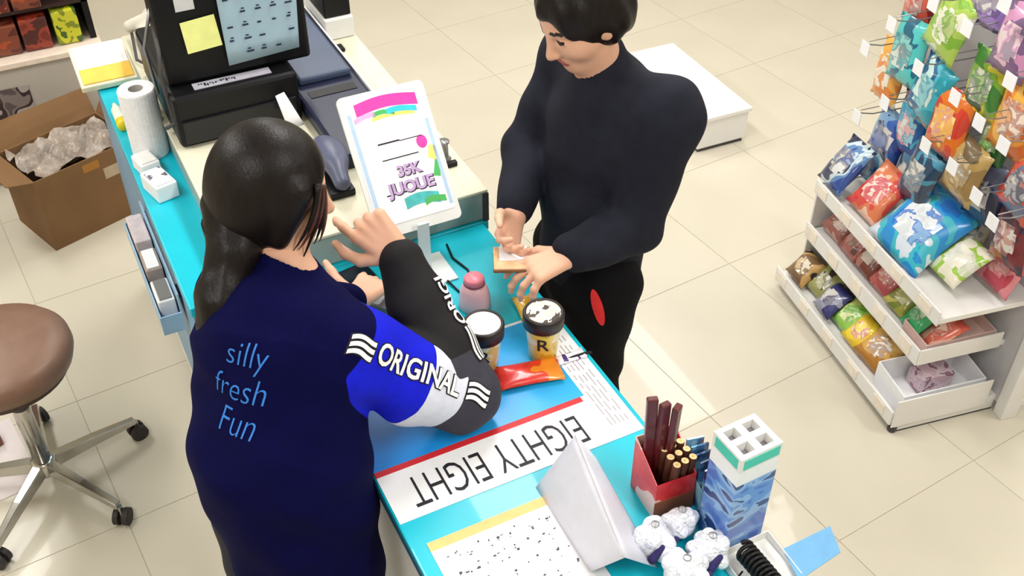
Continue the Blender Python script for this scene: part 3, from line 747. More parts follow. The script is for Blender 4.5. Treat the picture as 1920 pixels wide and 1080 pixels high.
tr = thing('display_tray', 'white tray at the near counter corner with a light blue card jutting out', 'tray', (0.96, 0.86, Z), R(0))
tray_box('tray', tr, -0.06, 0.055, -0.12, 0.055, 0.0, 0.012, 0.022, M_WHITE)
MB().add(*slab([(0.04, -0.06), (0.150, -0.045), (0.172, 0.012), (0.055, 0.01)], 0.014, 0.016, Matrix.Identity(4))).build('light_blue_card', mat('light_blue_card', s2l(104, 160, 204), 0.35), tr)
co = thing('coiled_cord', 'black spring-coiled cord piled on the white corner tray', 'coiled cord', (0.935, 0.85, Z + 0.003))
pts = []
for k in range(140):
    a = k * 0.42; s_ = k / 139
    pts.append((0.018 * math.cos(a) + 0.01 - 0.02 * s_, -0.045 + 0.075 * s_ + 0.004 * math.sin(a), 0.026 + 0.018 * math.sin(a) + 0.03 * s_))
MB().tube(pts, 0.0042, 6).build('coil', M_BLACK, co, smooth=True)
for k in range(3):
    MB().tube([(-0.02, 0.01 - k * 0.018, 0.02), (-0.035, 0.006 - k * 0.018, 0.012), (-0.048, -0.004 - k * 0.018, 0.005)], 0.002, 6).build('loose_strand', M_BLACK, co, smooth=True)

M_FLUFF = mat('white_plush', s2l(232, 234, 244), 0.95, var=0.06, scale=80, bump=0.8, bscale=160)
M_PURP = mat('dark_purple_felt', s2l(48, 40, 92), 0.9, var=0.15, scale=60)
def plush(label, c, rad, seed, ribbon):
    t = thing('plush_keyring', label, 'plush', (c[0], c[1], Z + 0.001), 0, 'white plush keyrings at the counter corner')
    rnd = random.Random(seed); cz = Z + rad + 0.002 if c[2] is None else c[2]
    S = SDF((c[0] - rad * 2.1, c[1] - rad * 2.1, cz - rad * 1.9), (c[0] + rad * 2.1, c[1] + rad * 2.1, cz + rad * 2.3), 0.0035)
    S.ell((c[0], c[1], cz), [(1, 0, 0), (0, 1, 0), (0, 0, 1)], (rad, rad, rad * 0.98), 0.008)
    for k in range(9):
        a = rnd.uniform(0, 6.28); e = rnd.uniform(-0.2, 1.2)
        d = Vector((math.cos(a) * math.cos(e), math.sin(a) * math.cos(e), math.sin(e)))
        p = Vector((c[0], c[1], cz)) + d * rad * 0.95
        S.ell(p, [(1, 0, 0), (0, 1, 0), (0, 0, 1)], (rad * 0.42,) * 3, 0.006)
    V, Q = S.mesh(); np_mesh('plush_body', V, Q, M_FLUFF, t)
    for k in range(ribbon):
        a = -1.9 + k * 0.9; d = Vector((math.cos(a), math.sin(a), 0.25)).normalized()
        p = Vector((c[0], c[1], cz)) + d * rad * 1.12
        S = SDF(p - Vector((0.03, 0.03, 0.03)), p + Vector((0.03, 0.03, 0.03)), 0.003)
        S.cone(p - Vector((0.012, 0, 0.008)), p + Vector((0.010, 0.004, 0.010)), 0.009, 0.006, 0.004)
        V, Q = S.mesh(); np_mesh('purple_patch', V, Q, M_PURP, t)
    MB().lathe([(0.006, 0.0), (0.008, 0.001), (0.008, 0.003), (0.006, 0.003)], (c[0], c[1], cz + rad * 1.32), 12).build('ring', M_STEEL, t, world=True, smooth=True)
plush('white plush keyring with dark purple patches at the left of the cluster', (0.796, 0.985, None), 0.036, 1, 2)
plush('uppermost white plush ball keyring in front of the sachet box', (0.868, 1.00, None), 0.030, 2, 0)
plush('white plush keyring with a purple patch lowest in the cluster', (0.805, 0.893, None), 0.038, 3, 2)
plush('white plush keyring in the cluster nearest the coiled cord', (0.880, 0.918, None), 0.034, 4, 1)

# ------------------------------------------------------------------ stool
st = thing('rolling_stool', 'round brown padded stool on a chrome five-legged castor base', 'stool', (-0.31, 2.605, 0))
MB().lathe([(0, 0.515), (0.17, 0.515), (0.192, 0.527), (0.202, 0.558), (0.199, 0.585), (0.182, 0.606), (0.13, 0.616), (0, 0.62)], n=48).build('seat', mat('brown_leatherette', s2l(122, 92, 76), 0.42, var=0.08, scale=20, bump=0.05, bscale=200), st, smooth=True)
MB().lathe([(0, 0.50), (0.175, 0.50), (0.178, 0.514), (0, 0.514)], n=40).build('seat_plate', mat('dark_brown_trim', s2l(58, 36, 30), 0.5), st, smooth=False)
MB().lathe([(0.0, 0.10), (0.026, 0.10), (0.026, 0.38), (0.024, 0.385)], n=20).build('gas_column', M_CHROME, st, smooth=True)
MB().lathe([(0.028, 0.36), (0.030, 0.37), (0.030, 0.42), (0.017, 0.425), (0.017, 0.505)], n=20).build('column_sleeve', M_DGREY, st, smooth=True)
MB().lathe([(0, 0.075), (0.036, 0.075), (0.04, 0.085), (0.038, 0.125), (0.028, 0.132), (0, 0.132)], n=20).build('hub', M_CHROME, st, smooth=True)
for k in range(5):
    a = R(17 + 72 * k); M_ = Matrix.Rotation(a, 4, 'Z')
    vs = []
    for (x, hw, za, zb) in ((0.02, 0.020, 0.085, 0.128), (0.16, 0.016, 0.078, 0.112), (0.30, 0.013, 0.068, 0.088)):
        vs += [M_ @ Vector((x, -hw, za)), M_ @ Vector((x, hw, za)), M_ @ Vector((x, hw * 0.8, zb)), M_ @ Vector((x, -hw * 0.8, zb))]
    fs = [(0, 1, 2, 3)[::-1], (8, 9, 10, 11)]
    for s_ in (0, 4):
        for q_ in range(4): fs.append((s_ + q_, s_ + (q_ + 1) % 4, s_ + 4 + (q_ + 1) % 4, s_ + 4 + q_))
    leg = MB().add(vs, fs).build('leg', M_CHROME, st, 0.003)
    e = M_ @ Vector((0.30, 0, 0.0)); t_ = Vector((-math.sin(a), math.cos(a), 0))
    Mw = Matrix.Translation(e + Vector((0, 0, 0.028))) @ Matrix.Rotation(a + 0.5 * k, 4, 'Z') @ Matrix.Rotation(R(90), 4, 'X')
    c = MB()
    for s_ in (-1, 1):
        c.add([Mw @ Vector((r * math.cos(q_ * math.pi / 8), r * math.sin(q_ * math.pi / 8), z)) for z, r in ((s_ * 0.006, 0.024), (s_ * 0.006, 0.028), (s_ * 0.022, 0.028), (s_ * 0.024, 0.02)) for q_ in range(16)],
              [(w * 16 + q_, w * 16 + (q_ + 1) % 16, (w + 1) * 16 + (q_ + 1) % 16, (w + 1) * 16 + q_) for w in range(3) for q_ in range(16)] + [tuple(range(48, 64)), tuple(range(15, -1, -1))])
    c.build('castor', mat('black_rubber', s2l(48, 44, 44), 0.6), st)
    MB().tube([e + Vector((0, 0, 0.03)), e + Vector((0, 0, 0.075))], 0.008, 8).build('castor_stem', M_CHROME, st)

# white bin behind the stool
wb = thing('flat_carton', 'flat pinkish white carton sheet on the floor under the stool', 'carton', (-0.57, 2.80, 0), R(10))
MB().box(-0.22, 0.20, -0.20, 0.14, 0.0004, 0.003).build('sheet', mat('pinkish_white_card', s2l(218, 208, 208), 0.6, var=0.03), wb)
MB().lathe([(0.010, 0), (0.012, 0.0), (0.012, 0.003), (0.010, 0.003)], n=16).build('printed_ring', M_DGREY, wb).location = (0.09, -0.04, 0.003)
small_box('brown_packet', 'small brown packet lying on the flat white carton under the stool', -0.50, 2.88, 0.0035, 0.12, 0.10, 0.05, mat('brown_wrap', s2l(120, 76, 58), 0.5, var=0.2, scale=30), 20, None, 'packet')

# ------------------------------------------------------------------ cardboard box at the back
cb = thing('cardboard_box', 'open brown cardboard box on the floor with loose packing on top', 'cardboard box', (0.045, 4.07, 0), R(20))
M_KRAFT = mat('kraft_cardboard', s2l(122, 90, 58), 0.8, var=0.10, scale=5)
w_, d_, h_ = 0.22, 0.15, 0.33
b = MB(); b.box(-w_, w_, -d_, d_, 0, 0.006); b.box(-w_, w_, -d_, -d_ + 0.005, 0.006, h_); b.box(-w_, w_, d_ - 0.005, d_, 0.006, h_); b.box(-w_, -w_ + 0.005, -d_ + 0.005, d_ - 0.005, 0.006, h_); b.box(w_ - 0.005, w_, -d_ + 0.005, d_ - 0.005, 0.006, h_)
b.build('box_body', M_KRAFT, cb)
def flap(p0, p1, out, drop, name='flap'):
    p0, p1 = Vector(p0), Vector(p1); o_ = Vector(out)
    MB().add(*panel(p0, p1, p0 + o_, p1 + o_ + Vector((0, 0, drop)), 0.004, 0.004, 3)).build(name, M_KRAFT, cb)
flap((-w_, d_, h_), (w_, d_, h_), (0, 0.05, 0.10), 0.0); flap((-w_, -d_, h_), (-w_, d_, h_), (-0.10, 0, 0.03), 0.02); flap((w_, d_, h_), (w_, -d_, h_), (0.06, 0, 0.09), 0.0)
MB().box(0.06, 0.13, -d_ - 0.001, -d_, 0.21, 0.26).build('shipping_label', mat('worn_label', s2l(178, 160, 136), 0.6), cb)
MB().box(-0.02, 0.05, -d_ - 0.001, -d_, 0.275, 0.31).build('tape_strip', mat('amber_tape', s2l(164, 112, 48), 0.3), cb)
pk = thing('packing_plastic', 'crumpled grey plastic packing bulging out of the cardboard box', 'packing', (0.03, 4.05, 0.25))
vs = []; fs = []; n_ = 22; rnd = random.Random(4)
ph_ = [rnd.uniform(0, 6) for _ in range(8)]
MC = Matrix.Translation((0.045, 4.07, 0)) @ Matrix.Rotation(R(20), 4, 'Z')
for i in range(n_ + 1):
    for j in range(n_ + 1):
        a_, b_ = i / n_, j / n_
        z = 0.285 + 0.035 * abs(math.sin(9 * a_ + 4 * b_ + ph_[0])) + 0.03 * abs(math.sin(7 * b_ - 5 * a_ + ph_[1])) + 0.012 * math.sin(23 * a_ + ph_[2]) * math.sin(19 * b_ + ph_[3])
        p = MC @ Vector((-0.195 + 0.39 * a_ + 0.008 * math.sin(20 * b_), -0.128 + 0.256 * b_ + 0.006 * math.sin(17 * a_), z))
        vs += [p, p - Vector((0, 0, 0.003))]
W_ = n_ + 1
for i in range(n_):
    for j in range(n_):
        q0, q1, q2, q3 = (i * W_ + j) * 2, ((i + 1) * W_ + j) * 2, ((i + 1) * W_ + j + 1) * 2, (i * W_ + j + 1) * 2
        fs += [(q0, q1, q2, q3), (q3 + 1, q2 + 1, q1 + 1, q0 + 1)]
MB().add(vs, fs).build('plastic', mat('crumpled_plastic', s2l(150, 138, 128), 0.3, var=0.35, scale=14, bump=0.5, bscale=40), pk, world=True)

# ------------------------------------------------------------------ low cabinet and dark display at the back left
lc = thing('low_cabinet', 'low pale grey cabinet along the back with a dark picture stuck on it', 'cabinet', (-0.7, 4.75, 0))
box('body', -1.9, 0.30, 4.44, 5.0, 0.02, 0.53, mat('warm_grey_laminate', s2l(178, 170, 162), 0.5, var=0.03, scale=5), lc, 0.0, True)
box('top_edge', -1.92, 0.31, 4.42, 5.02, 0.53, 0.555, mat('cream_edge', s2l(222, 206, 192), 0.5), lc, 0.003, True)
box('plinth', -1.88, 0.28, 4.47, 4.98, 0.0, 0.02, M_DGREY, lc, 0.0, True)
box('dark_picture', -0.28, -0.02, 4.436, 4.4385, 0.24, 0.44, print_mat('dark_photo_print', [s2l(96, 84, 84), s2l(130, 118, 116), s2l(60, 50, 52), s2l(170, 160, 156)], 9), lc, 0.0, True)
dc = thing('display_rack', 'dark rack standing on the low cabinet behind the red packets', 'rack', (-0.7, 4.85, 0.556))
box('back_panel', -1.9, 0.30, 4.97, 5.0, 0.556, 1.25, mat('dark_brown_panel', s2l(48, 30, 28), 0.5, var=0.2, scale=6), dc, 0.0, True)
box('shelf_board', -1.9, 0.30, 4.50, 4.97, 0.72, 0.735, mat('dark_brown_panel', s2l(48, 30, 28)), dc, 0.0, True)
for x in (-1.9, -1.2, -0.5, 0.275):
    box('upright', x, x + 0.025, 4.50, 4.97, 0.556, 1.25, M_BLACK, dc, 0.0, True)
reds = [[s2l(110, 32, 26), s2l(140, 50, 32), s2l(70, 24, 22)], [s2l(84, 30, 26), s2l(120, 60, 40), s2l(160, 70, 40)], [s2l(60, 26, 26), s2l(100, 34, 28), s2l(150, 90, 60)]]
spots = [(-0.44, 'leftmost of the dark red packets on the rack by the wall', 0), (-0.31, 'brown-red packet second from the left on the dark rack', 1), (-0.18, 'dark red packet in the middle of the dark rack', 2), (-0.05, 'reddish brown packet right of the middle of the dark rack', 1), (0.07, 'dark red packet beside the yellow-green one on the dark rack', 0)]
for lev, z in ((0, 0.557), (1, 0.736)):
    for i, (x, lab, k) in enumerate(spots):
        t = MB().box(-0.055, 0.055, -0.06, 0.06, 0, 0.13 + 0.01 * ((i + lev) % 3)).build('snack_packet', print_mat('dark_red_print_%d' % ((k + lev) % 3), reds[(k + lev) % 3], 12), None, 0.008)
        t.location = (x, 4.545, z)
        tag(t, lab.replace('the dark rack', ('the bottom level of the dark rack' if lev == 0 else 'the upper shelf of the dark rack')).replace('the rack by the wall', ('the bottom level of the rack by the wall' if lev == 0 else 'the upper shelf of the rack by the wall')), 'packet', 'red packets on the dark rack')
t = MB().box(-0.05, 0.05, -0.06, 0.06, 0, 0.15).build('snack_packet', print_mat('yellow_green_print', [s2l(120, 130, 30), s2l(190, 190, 40), s2l(60, 90, 30)], 14), None, 0.008)
t.location = (0.195, 4.545, 0.557); tag(t, 'yellow-green packet at the right end of the dark rack', 'packet', 'red packets on the dark rack')

# white low unit further back on the floor
wu = thing('low_floor_unit', 'low white unit on the floor behind the customer', 'display unit', (2.85, 3.55, 0), R(-2))
MB().box(-0.24, 0.02, -0.27, 0.4, 0.02, 0.16).build('body', M_SHELF, wu, 0.004)
MB().box(-0.23, 0.01, -0.26, 0.39, 0.0, 0.02).build('plinth', M_DGREY, wu)
MB().box(-0.25, 0.03, -0.28, 0.41, 0.16, 0.18).build('top_board', M_SHELF, wu, 0.003)

# ------------------------------------------------------------------ shelf unit with snacks
GA = R(-10.0); GN = Vector((2.2, 1.585, 0)); GM = Matrix.Translation(GN) @ Matrix.Rotation(GA, 4, 'Z')
G = lambda u, v, z: GM @ Vector((u, v, z))
gd = thing('snack_shelf', 'white metal shop shelf with three sloping trays of snack packets', 'shelf', GN, GA)
LEN = 0.80
def shelf_tray(z, u0, u1, v0, v1, name, lip=0.045):
    b = MB(); b.box(u0, u1, v0, v1, z - 0.02, z)
    tr_ = b.build(name, M_SHELF, gd, 0.002)
    MB().box(u0 - 0.008, u0, v0, v1, z - 0.025, z + lip).build('front_lip', M_SHELF, tr_, 0.002)
    for k in range(5):
        vv = v0 + 0.04 + (v1 - v0 - 0.12) * k / 4
        MB().box(u0 - 0.011, u0 - 0.008, vv, vv + 0.065, z - 0.012, z + lip - 0.008).build('price_label', mat('cream_label', s2l(232, 222, 208), 0.5), tr_)
    return tr_
MB().box(0.02, 0.40, 0.0, LEN, 0.0, 0.045).build('base_plinth', M_SHELF, gd, 0.002)
MB().box(0.03, 0.40, -0.001, LEN, 0.0, 0.006).build('painted_shadow_strip', M_DGREY, gd)  # solid dark strip painted in for the shade along the plinth foot
shelf_tray(0.065, 0.0, 0.40, 0.0, LEN, 'bottom_tray', 0.035)
MB().box(0.0, 0.36, -0.006, 0.0, 0.03, 0.15).build('end_panel', M_SHELF, gd, 0.002)
shelf_tray(0.27, 0.075, 0.40, 0.05, 0.78, 'middle_tray', 0.04)
MB().box(0.07, 0.38, 0.044, 0.05, 0.25, 0.315).build('end_panel', M_SHELF, gd, 0.002)
shelf_tray(0.49, 0.055, 0.40, 0.0, 0.75, 'upper_tray', 0.03)
MB().box(0.40, 0.42, -0.02, LEN, 0.04, 1.60).build('back_panel', mat('grey_pegboard', s2l(188, 186, 190), 0.5, var=0.05, scale=8), gd)
MB().box(0.395, 0.455, -0.06, -0.015, 0.0, 1.62).build('upright', M_SHELF, gd, 0.003)
MB().box(0.395, 0.455, LEN - 0.01, LEN + 0.03, 0.0, 1.62).build('upright', M_SHELF, gd, 0.003)
MB().box(0.09, 0.40, LEN - 0.014, LEN - 0.004, 0.04, 0.47).build('side_panel', M_SHELF, gd, 0.002)
MB().lathe([(0, 0), (0.014, 0), (0.016, 0.004), (0.016, 0.02), (0, 0.02)], n=14).build('levelling_foot', M_DGREY, gd).location = (0.02, 0.01, 0.0)
# far side
MB().box(0.455, 0.80, -0.05, LEN, 0.04, 0.065).build('rear_bottom_tray', M_SHELF, gd, 0.002)
MB().box(0.455, 0.74, -0.05, LEN, 0.27, 0.29).build('rear_middle_tray', M_SHELF, gd, 0.002)
MB().box(0.46, 0.78, -0.04, LEN, 0.0, 0.04).build('rear_plinth', M_SHELF, gd)

TAGS = [(.326, .903), (.193, .911), (.068, .89), (-.02, .86), (.146, 1.087), (.086, 1.248), (.265, 1.101), (.035, 1.08), (.45, 1.10), (.56, 0.92), (.30, 1.30), (.46, 1.30), (.19, 1.42), (.68, .80), (.62, 1.16), (.72, 1.03), (.70, 1.30)]
for (v, z) in TAGS:
    h = MB().tube([(0.40, v, z + 0.012), (0.16, v, z + 0.006), (0.105, v, z + 0.018)], 0.0022, 6).build('peg_hook', M_STEEL, gd)
    MB().box(0.098, 0.1005, v - 0.022, v + 0.022, z - 0.018, z + 0.026).build('price_tag', M_PAPER, h, 0.0)
    MB().tube([(0.40, v, z + 0.04), (0.11, v, z + 0.028)], 0.0016, 5).build('tag_wire', M_STEEL, h)

def pal(*hexes): return [s2l(*c) for c in hexes]
FR = GA - R(90)
hang = [
 ('yellow and orange snack bag hanging above the upper tray', .355, .955, .15, .19, pal((226, 160, 30), (236, 190, 50), (214, 110, 30), (200, 60, 40))),
 ('orange-brown snack bag hanging at the right edge of the shelf', .13, 1.09, .16, .21, pal((190, 96, 40), (216, 140, 50), (226, 170, 70), (150, 60, 50))),
 ('bright green snack bag hanging between two price tags', .212, .975, .10, .16, pal((90, 160, 50), (130, 190, 70), (50, 110, 60))),
 ('teal snack bag hanging highest at the far end', .475, 1.00, .13, .18, pal((40, 150, 170), (70, 180, 200), (30, 90, 140), (190, 220, 220))),
 ('yellow-green snack bag hanging high beside the teal one', .285, 1.115, .14, .18, pal((60, 120, 50), (120, 160, 50), (196, 190, 50), (40, 80, 50))),
 ('sky blue and pink snack bag hanging at the far end', .575, .80, .14, .20, pal((40, 140, 180), (60, 170, 200), (30, 90, 160), (206, 120, 140))),
 ('steel blue snack bag hanging in the middle row', .41, .725, .13, .19, pal((40, 100, 140), (60, 70, 90), (70, 140, 170), (30, 60, 90))),
 ('red and navy snack bag hanging at the near end', .03, .93, .13, .18, pal((60, 60, 90), (170, 50, 50), (200, 80, 60), (100, 110, 140))),
 ('dark navy snack bag hanging behind the price tags', .19, .80, .14, .19, pal((30, 34, 60), (50, 56, 80), (40, 60, 110), (90, 96, 120))),
 ('pink snack bag hanging at the top of the shelf', .20, 1.30, .13, .18, pal((200, 140, 180), (120, 90, 130), (220, 180, 200))),
 ('deep blue snack bag hanging near the top beside the pink one', .10, 1.42, .14, .18, pal((60, 90, 150), (90, 120, 180), (40, 60, 110))),
 ('cobalt blue snack bag hanging at the far end below the sky blue one', .68, .70, .15, .18, pal((30, 60, 140), (50, 90, 170), (120, 160, 200), (30, 40, 90))),
 ('turquoise snack bag hanging at the top of the far end', .62, 1.06, .14, .19, pal((40, 150, 160), (80, 190, 190), (30, 100, 130))),
 ('orange and white snack bag hanging beside the far upright', .72, .93, .12, .19, pal((226, 130, 40), (236, 170, 80), (236, 230, 220))),
 ('grey-blue snack bag hanging low behind the crimson bag', .52, .64, .14, .18, pal((50, 90, 120), (40, 60, 90), (80, 120, 150))),
 ('lime and white snack bag hanging high at the far end', .47, 1.22, .14, .18, pal((130, 180, 60), (170, 200, 90), (230, 230, 210))),
 ('violet snack bag hanging in the top row', .36, 1.36, .14, .18, pal((110, 80, 150), (150, 120, 190), (80, 60, 120))),
 ('red snack bag hanging high beside the far upright', .70, 1.20, .13, .18, pal((190, 50, 50), (210, 90, 70), (150, 30, 40))),
 ('ochre snack bag hanging behind the bright green one', .23, .86, .13, .17, pal((150, 120, 70), (180, 150, 90), (110, 90, 60))),
 ('small orange snack bag hanging left of the yellow one', .475, .93, .08, .13, pal((226, 150, 30), (236, 176, 50), (206, 110, 30))),
 ('dark red snack bag hanging low at the near end', .035, .74, .13, .18, pal((110, 30, 40), (60, 40, 60), (160, 50, 50))),
]
for i, (lab, v, z, w, h, c) in enumerate(hang):
    bag('snack_bag', lab, w * 1.16, h * 1.1, 0.06, print_mat('hang_print_%d' % i, c, 8), G(0.19 + 0.03 * (i % 3), v, z), (R(-7 + 3 * (i % 3)), R(-6 + 5 * (i % 4)), FR), 'snack bag', 'snack bags on the peg hooks', 10 + i, c)
tray_items = [
 ('blue and white patterned snack bag at the far end of the upper tray', .18, .72, .575, .15, .17, .06, pal((40, 70, 140), (90, 130, 180), (190, 210, 220), (30, 40, 80)), -38),
 ('teal-blue snack bag leaning at the back of the upper tray far end', .30, .70, .60, .14, .18, .05, pal((40, 130, 170), (30, 70, 150), (60, 160, 190)), -24),
 ('crimson snack bag lying on the upper tray', .20, .535, .575, .15, .17, .065, pal((196, 40, 70), (206, 70, 60), (214, 120, 80), (236, 190, 170)), -42),
 ('large bright blue snack bag lying on the upper tray', .215, .315, .585, .22, .23, .085, pal((20, 110, 200), (30, 140, 210), (60, 180, 200), (210, 220, 235)), -46),
 ('grey-brown snack bag behind the large blue one', .33, .22, .60, .12, .16, .05, pal((90, 90, 96), (130, 124, 116), (60, 70, 90)), -20),
 ('white and lime green snack bag near the front end of the upper tray', .25, .15, .565, .13, .14, .05, pal((214, 214, 204), (200, 206, 180), (150, 190, 70), (226, 220, 200)), -52),
 ('pink snack bag at the right end of the upper tray', .35, .07, .60, .14, .17, .05, pal((200, 90, 110), (214, 130, 140), (180, 60, 80)), -22),
 ('mauve-brown snack bag at the far end of the middle tray', .17, .70, .335, .13, .13, .05, pal((140, 86, 76), (170, 110, 100), (206, 160, 150)), -45),
 ('second mauve-brown snack bag along the middle tray', .165, .59, .335, .13, .13, .05, pal((150, 80, 70), (180, 110, 100), (100, 60, 60)), -42),
 ('brown-red snack bag in the middle of the middle tray', .165, .485, .335, .12, .13, .05, pal((130, 70, 60), (190, 130, 120), (110, 60, 56)), -46),
 ('salmon pink snack bag on the middle tray under the blue bag', .165, .38, .335, .12, .13, .05, pal((206, 110, 106), (190, 90, 90), (216, 140, 130)), -44),
 ('olive yellow snack bag on the middle tray', .165, .275, .33, .11, .13, .045, pal((170, 170, 70), (130, 140, 60), (200, 190, 100)), -50),
 ('emerald green snack bag on the middle tray', .16, .18, .33, .11, .13, .045, pal((30, 150, 90), (60, 176, 110), (160, 200, 140)), -50),
 ('coral red packet at the near end of the middle tray', .19, .105, .315, .09, .14, .04, pal((206, 84, 70), (220, 110, 90), (236, 180, 160)), -60),
 ('gold and black snack packet at the far end of the bottom tray', .07, .73, .125, .12, .12, .05, pal((120, 90, 60), (190, 150, 90), (50, 40, 40), (220, 200, 170)), -45),
 ('olive snack packet second on the bottom tray', .10, .63, .125, .11, .12, .05, pal((100, 100, 60), (150, 150, 90), (60, 50, 40)), -45),
 ('navy snack packet on the bottom tray', .075, .535, .125, .12, .12, .05, pal((36, 36, 96), (50, 50, 110), (150, 150, 170)), -48),
 ('lime green snack packet on the bottom tray', .095, .435, .125, .12, .12, .05, pal((96, 160, 50), (140, 190, 80), (200, 210, 120)), -48),
 ('yellow and red snack packet on the bottom tray', .085, .35, .125, .11, .12, .045, pal((236, 210, 60), (226, 190, 50), (200, 60, 50)), -48),
 ('golden brown snack bag on the bottom tray', .10, .25, .135, .14, .15, .06, pal((176, 120, 50), (206, 160, 80), (120, 60, 30)), -48),
 ('rust brown snack bag at the back of the bottom tray', .20, .27, .14, .14, .15, .05, pal((130, 66, 40), (160, 90, 50), (90, 50, 30)), -40),
 ('brown snack bag behind the lime green packet', .20, .42, .14, .13, .15, .05, pal((110, 40, 36), (80, 60, 50), (150, 60, 40)), -38),
 ('dark olive snack bag behind the navy packet', .20, .56, .14, .13, .15, .05, pal((60, 56, 50), (100, 90, 60), (120, 40, 36)), -38),
]
for i, (lab, u, v, z, w, h, t, c, tl) in enumerate(tray_items):
    bag('snack_bag', lab, w * (1.12 if i < 7 else 1.0), h * (1.12 if i < 7 else 1.0), t, print_mat('tray_print_%d' % i, c, 9), G(u - (0.045 if i < 7 else 0.0), v, z + (0.008 if i < 7 else 0)), (R(tl), R(-8 + 5 * (i % 4)), FR + R(-6 + 4 * (i % 4))), 'snack bag', 'snack bags on the shelf trays', 40 + i, c)
pb2 = thing('carton_tray', 'white open carton with pink insert at the near end of the bottom tray', 'carton', G(0.19, 0.095, 0.066), GA)
tray_box('carton', pb2, -0.16, 0.15, -0.085, 0.075, 0.0, 0.085, 0.10, M_PAPER, 0.004)
MB().box(-0.05, 0.08, -0.02, 0.05, 0.005, 0.07).build('pink_insert', print_mat('pink_insert', pal((206, 176, 190), (216, 196, 206), (150, 110, 130)), 30), pb2, 0.003)
pb3 = thing('display_carton', 'pinkish open carton under the coral packet on the middle tray', 'carton', G(0.24, 0.12, 0.271), GA)
tray_box('carton', pb3, -0.14, 0.12, -0.06, 0.07, 0.0, 0.045, 0.05, mat('pinkish_card', s2l(222, 190, 184), 0.5), 0.003)
bag('snack_bag', 'brown patterned snack bag on the rear side of the shelf', .14, .16, .06, print_mat('rear_print_0', pal((110, 70, 50), (160, 110, 80), (70, 50, 50)), 18), G(0.58, 0.12, 0.37), (R(-10), 0, FR + R(180)), 'snack bag', 'snack bags on the rear trays', 91)
bag('snack_bag', 'pale snack bag with a red spot on the rear bottom tray', .15, .17, .06, print_mat('rear_print_1', pal((214, 190, 196), (200, 170, 180), (206, 70, 60)), 14), G(0.60, 0.08, 0.15), (R(-12), 0, FR + R(180)), 'snack bag', 'snack bags on the rear trays', 92)

# ------------------------------------------------------------------ ceiling lamps
M_TUBE = mat('lamp_diffuser', (1, 0.98, 0.94), 0.5, var=0, emit=4.0)
lamp_names = ['above the stool end', 'left of the register', 'at the back left', 'above the near counter', 'above the customer', 'at the back middle', 'right of the camera', 'above the snack shelf', 'at the back right']
for (lx, ly), nm in zip(LIGHTS, lamp_names):
    t = thing('ceiling_lamp', 'long flat white ceiling lamp ' + nm, 'ceiling lamp', (lx, ly, 2.885), 0, 'ceiling lamps')
    MB().box(-0.17, 0.17, -0.62, 0.62, 0.02, 0.064).build('housing', M_WHITE, t, 0.003)
    MB().box(-0.15, 0.15, -0.6, 0.6, 0.0, 0.02).build('diffuser', M_TUBE, t)
# ------------------------------------------------------------------ people
V3 = lambda *a: np.array(a, float)
def unit(v): v = np.array(v, float); return v / np.linalg.norm(v)

def add_hand(S, wrist, d, n, thumb_side, curls, spread=0.018, L=1.0, thumb=None, k=0.005, curl_axis=None):
    """palm + five fingers. d: towards the fingers, n: out of the back of the hand, thumb_side: towards the thumb"""
    d = unit(d); t = unit(thumb_side - d * np.dot(thumb_side, d)); n = unit(np.cross(d, t)) * np.sign(np.dot(np.cross(d, t), n) or 1)
    palm0 = wrist + d * 0.022 * L; palm1 = wrist + d * 0.078 * L
    for o in (-0.024, -0.008, 0.008, 0.024):
        S.cone(wrist + t * o * 0.62, palm1 + t * o * 1.12 * L, 0.0155 * L, 0.0125 * L, 0.008)
    lens = [0.074, 0.084, 0.078, 0.060]     # index .. little
    tips = []
    for i in range(4):
        off = (0.030 - 0.0195 * i) * L
        base = palm1 + t * off + d * (0.006 if i in (1, 2) else 0.0) * L
        fan = unit(d + t * (off / 0.03) * spread * 6)
        c = curls[i]; p = base; ang = 0.0; rad = [0.0092, 0.0086, 0.0078, 0.0066]
        seg = [0.46, 0.30, 0.24]
        for q in range(3):
            ang += c[q] if isinstance(c, (list, tuple)) else c
            dirv = fan * math.cos(ang) - n * math.sin(ang)
            p2 = p + dirv * lens[i] * seg[q] * L
            S.cone(p, p2, rad[q] * L, rad[q + 1] * L, k if q else 0.006); p = p2
        tips.append(p)
    th = thumb if thumb is not None else [unit(t * 0.8 + d * 0.6 - n * 0.3), unit(t * 0.35 + d * 0.85 - n * 0.4), unit(t * 0.0 + d * 0.95 - n * 0.35)]
    p = wrist + d * 0.02 * L + t * 0.022 * L
    for q, (l, r0, r1) in enumerate(((0.042, 0.0145, 0.0115), (0.032, 0.0112, 0.0098), (0.026, 0.0098, 0.0076))):
        p2 = p + unit(th[q]) * l * L; S.cone(p, p2, r0 * L, r1 * L, 0.006); p = p2
    tips.append(p)
    return tips

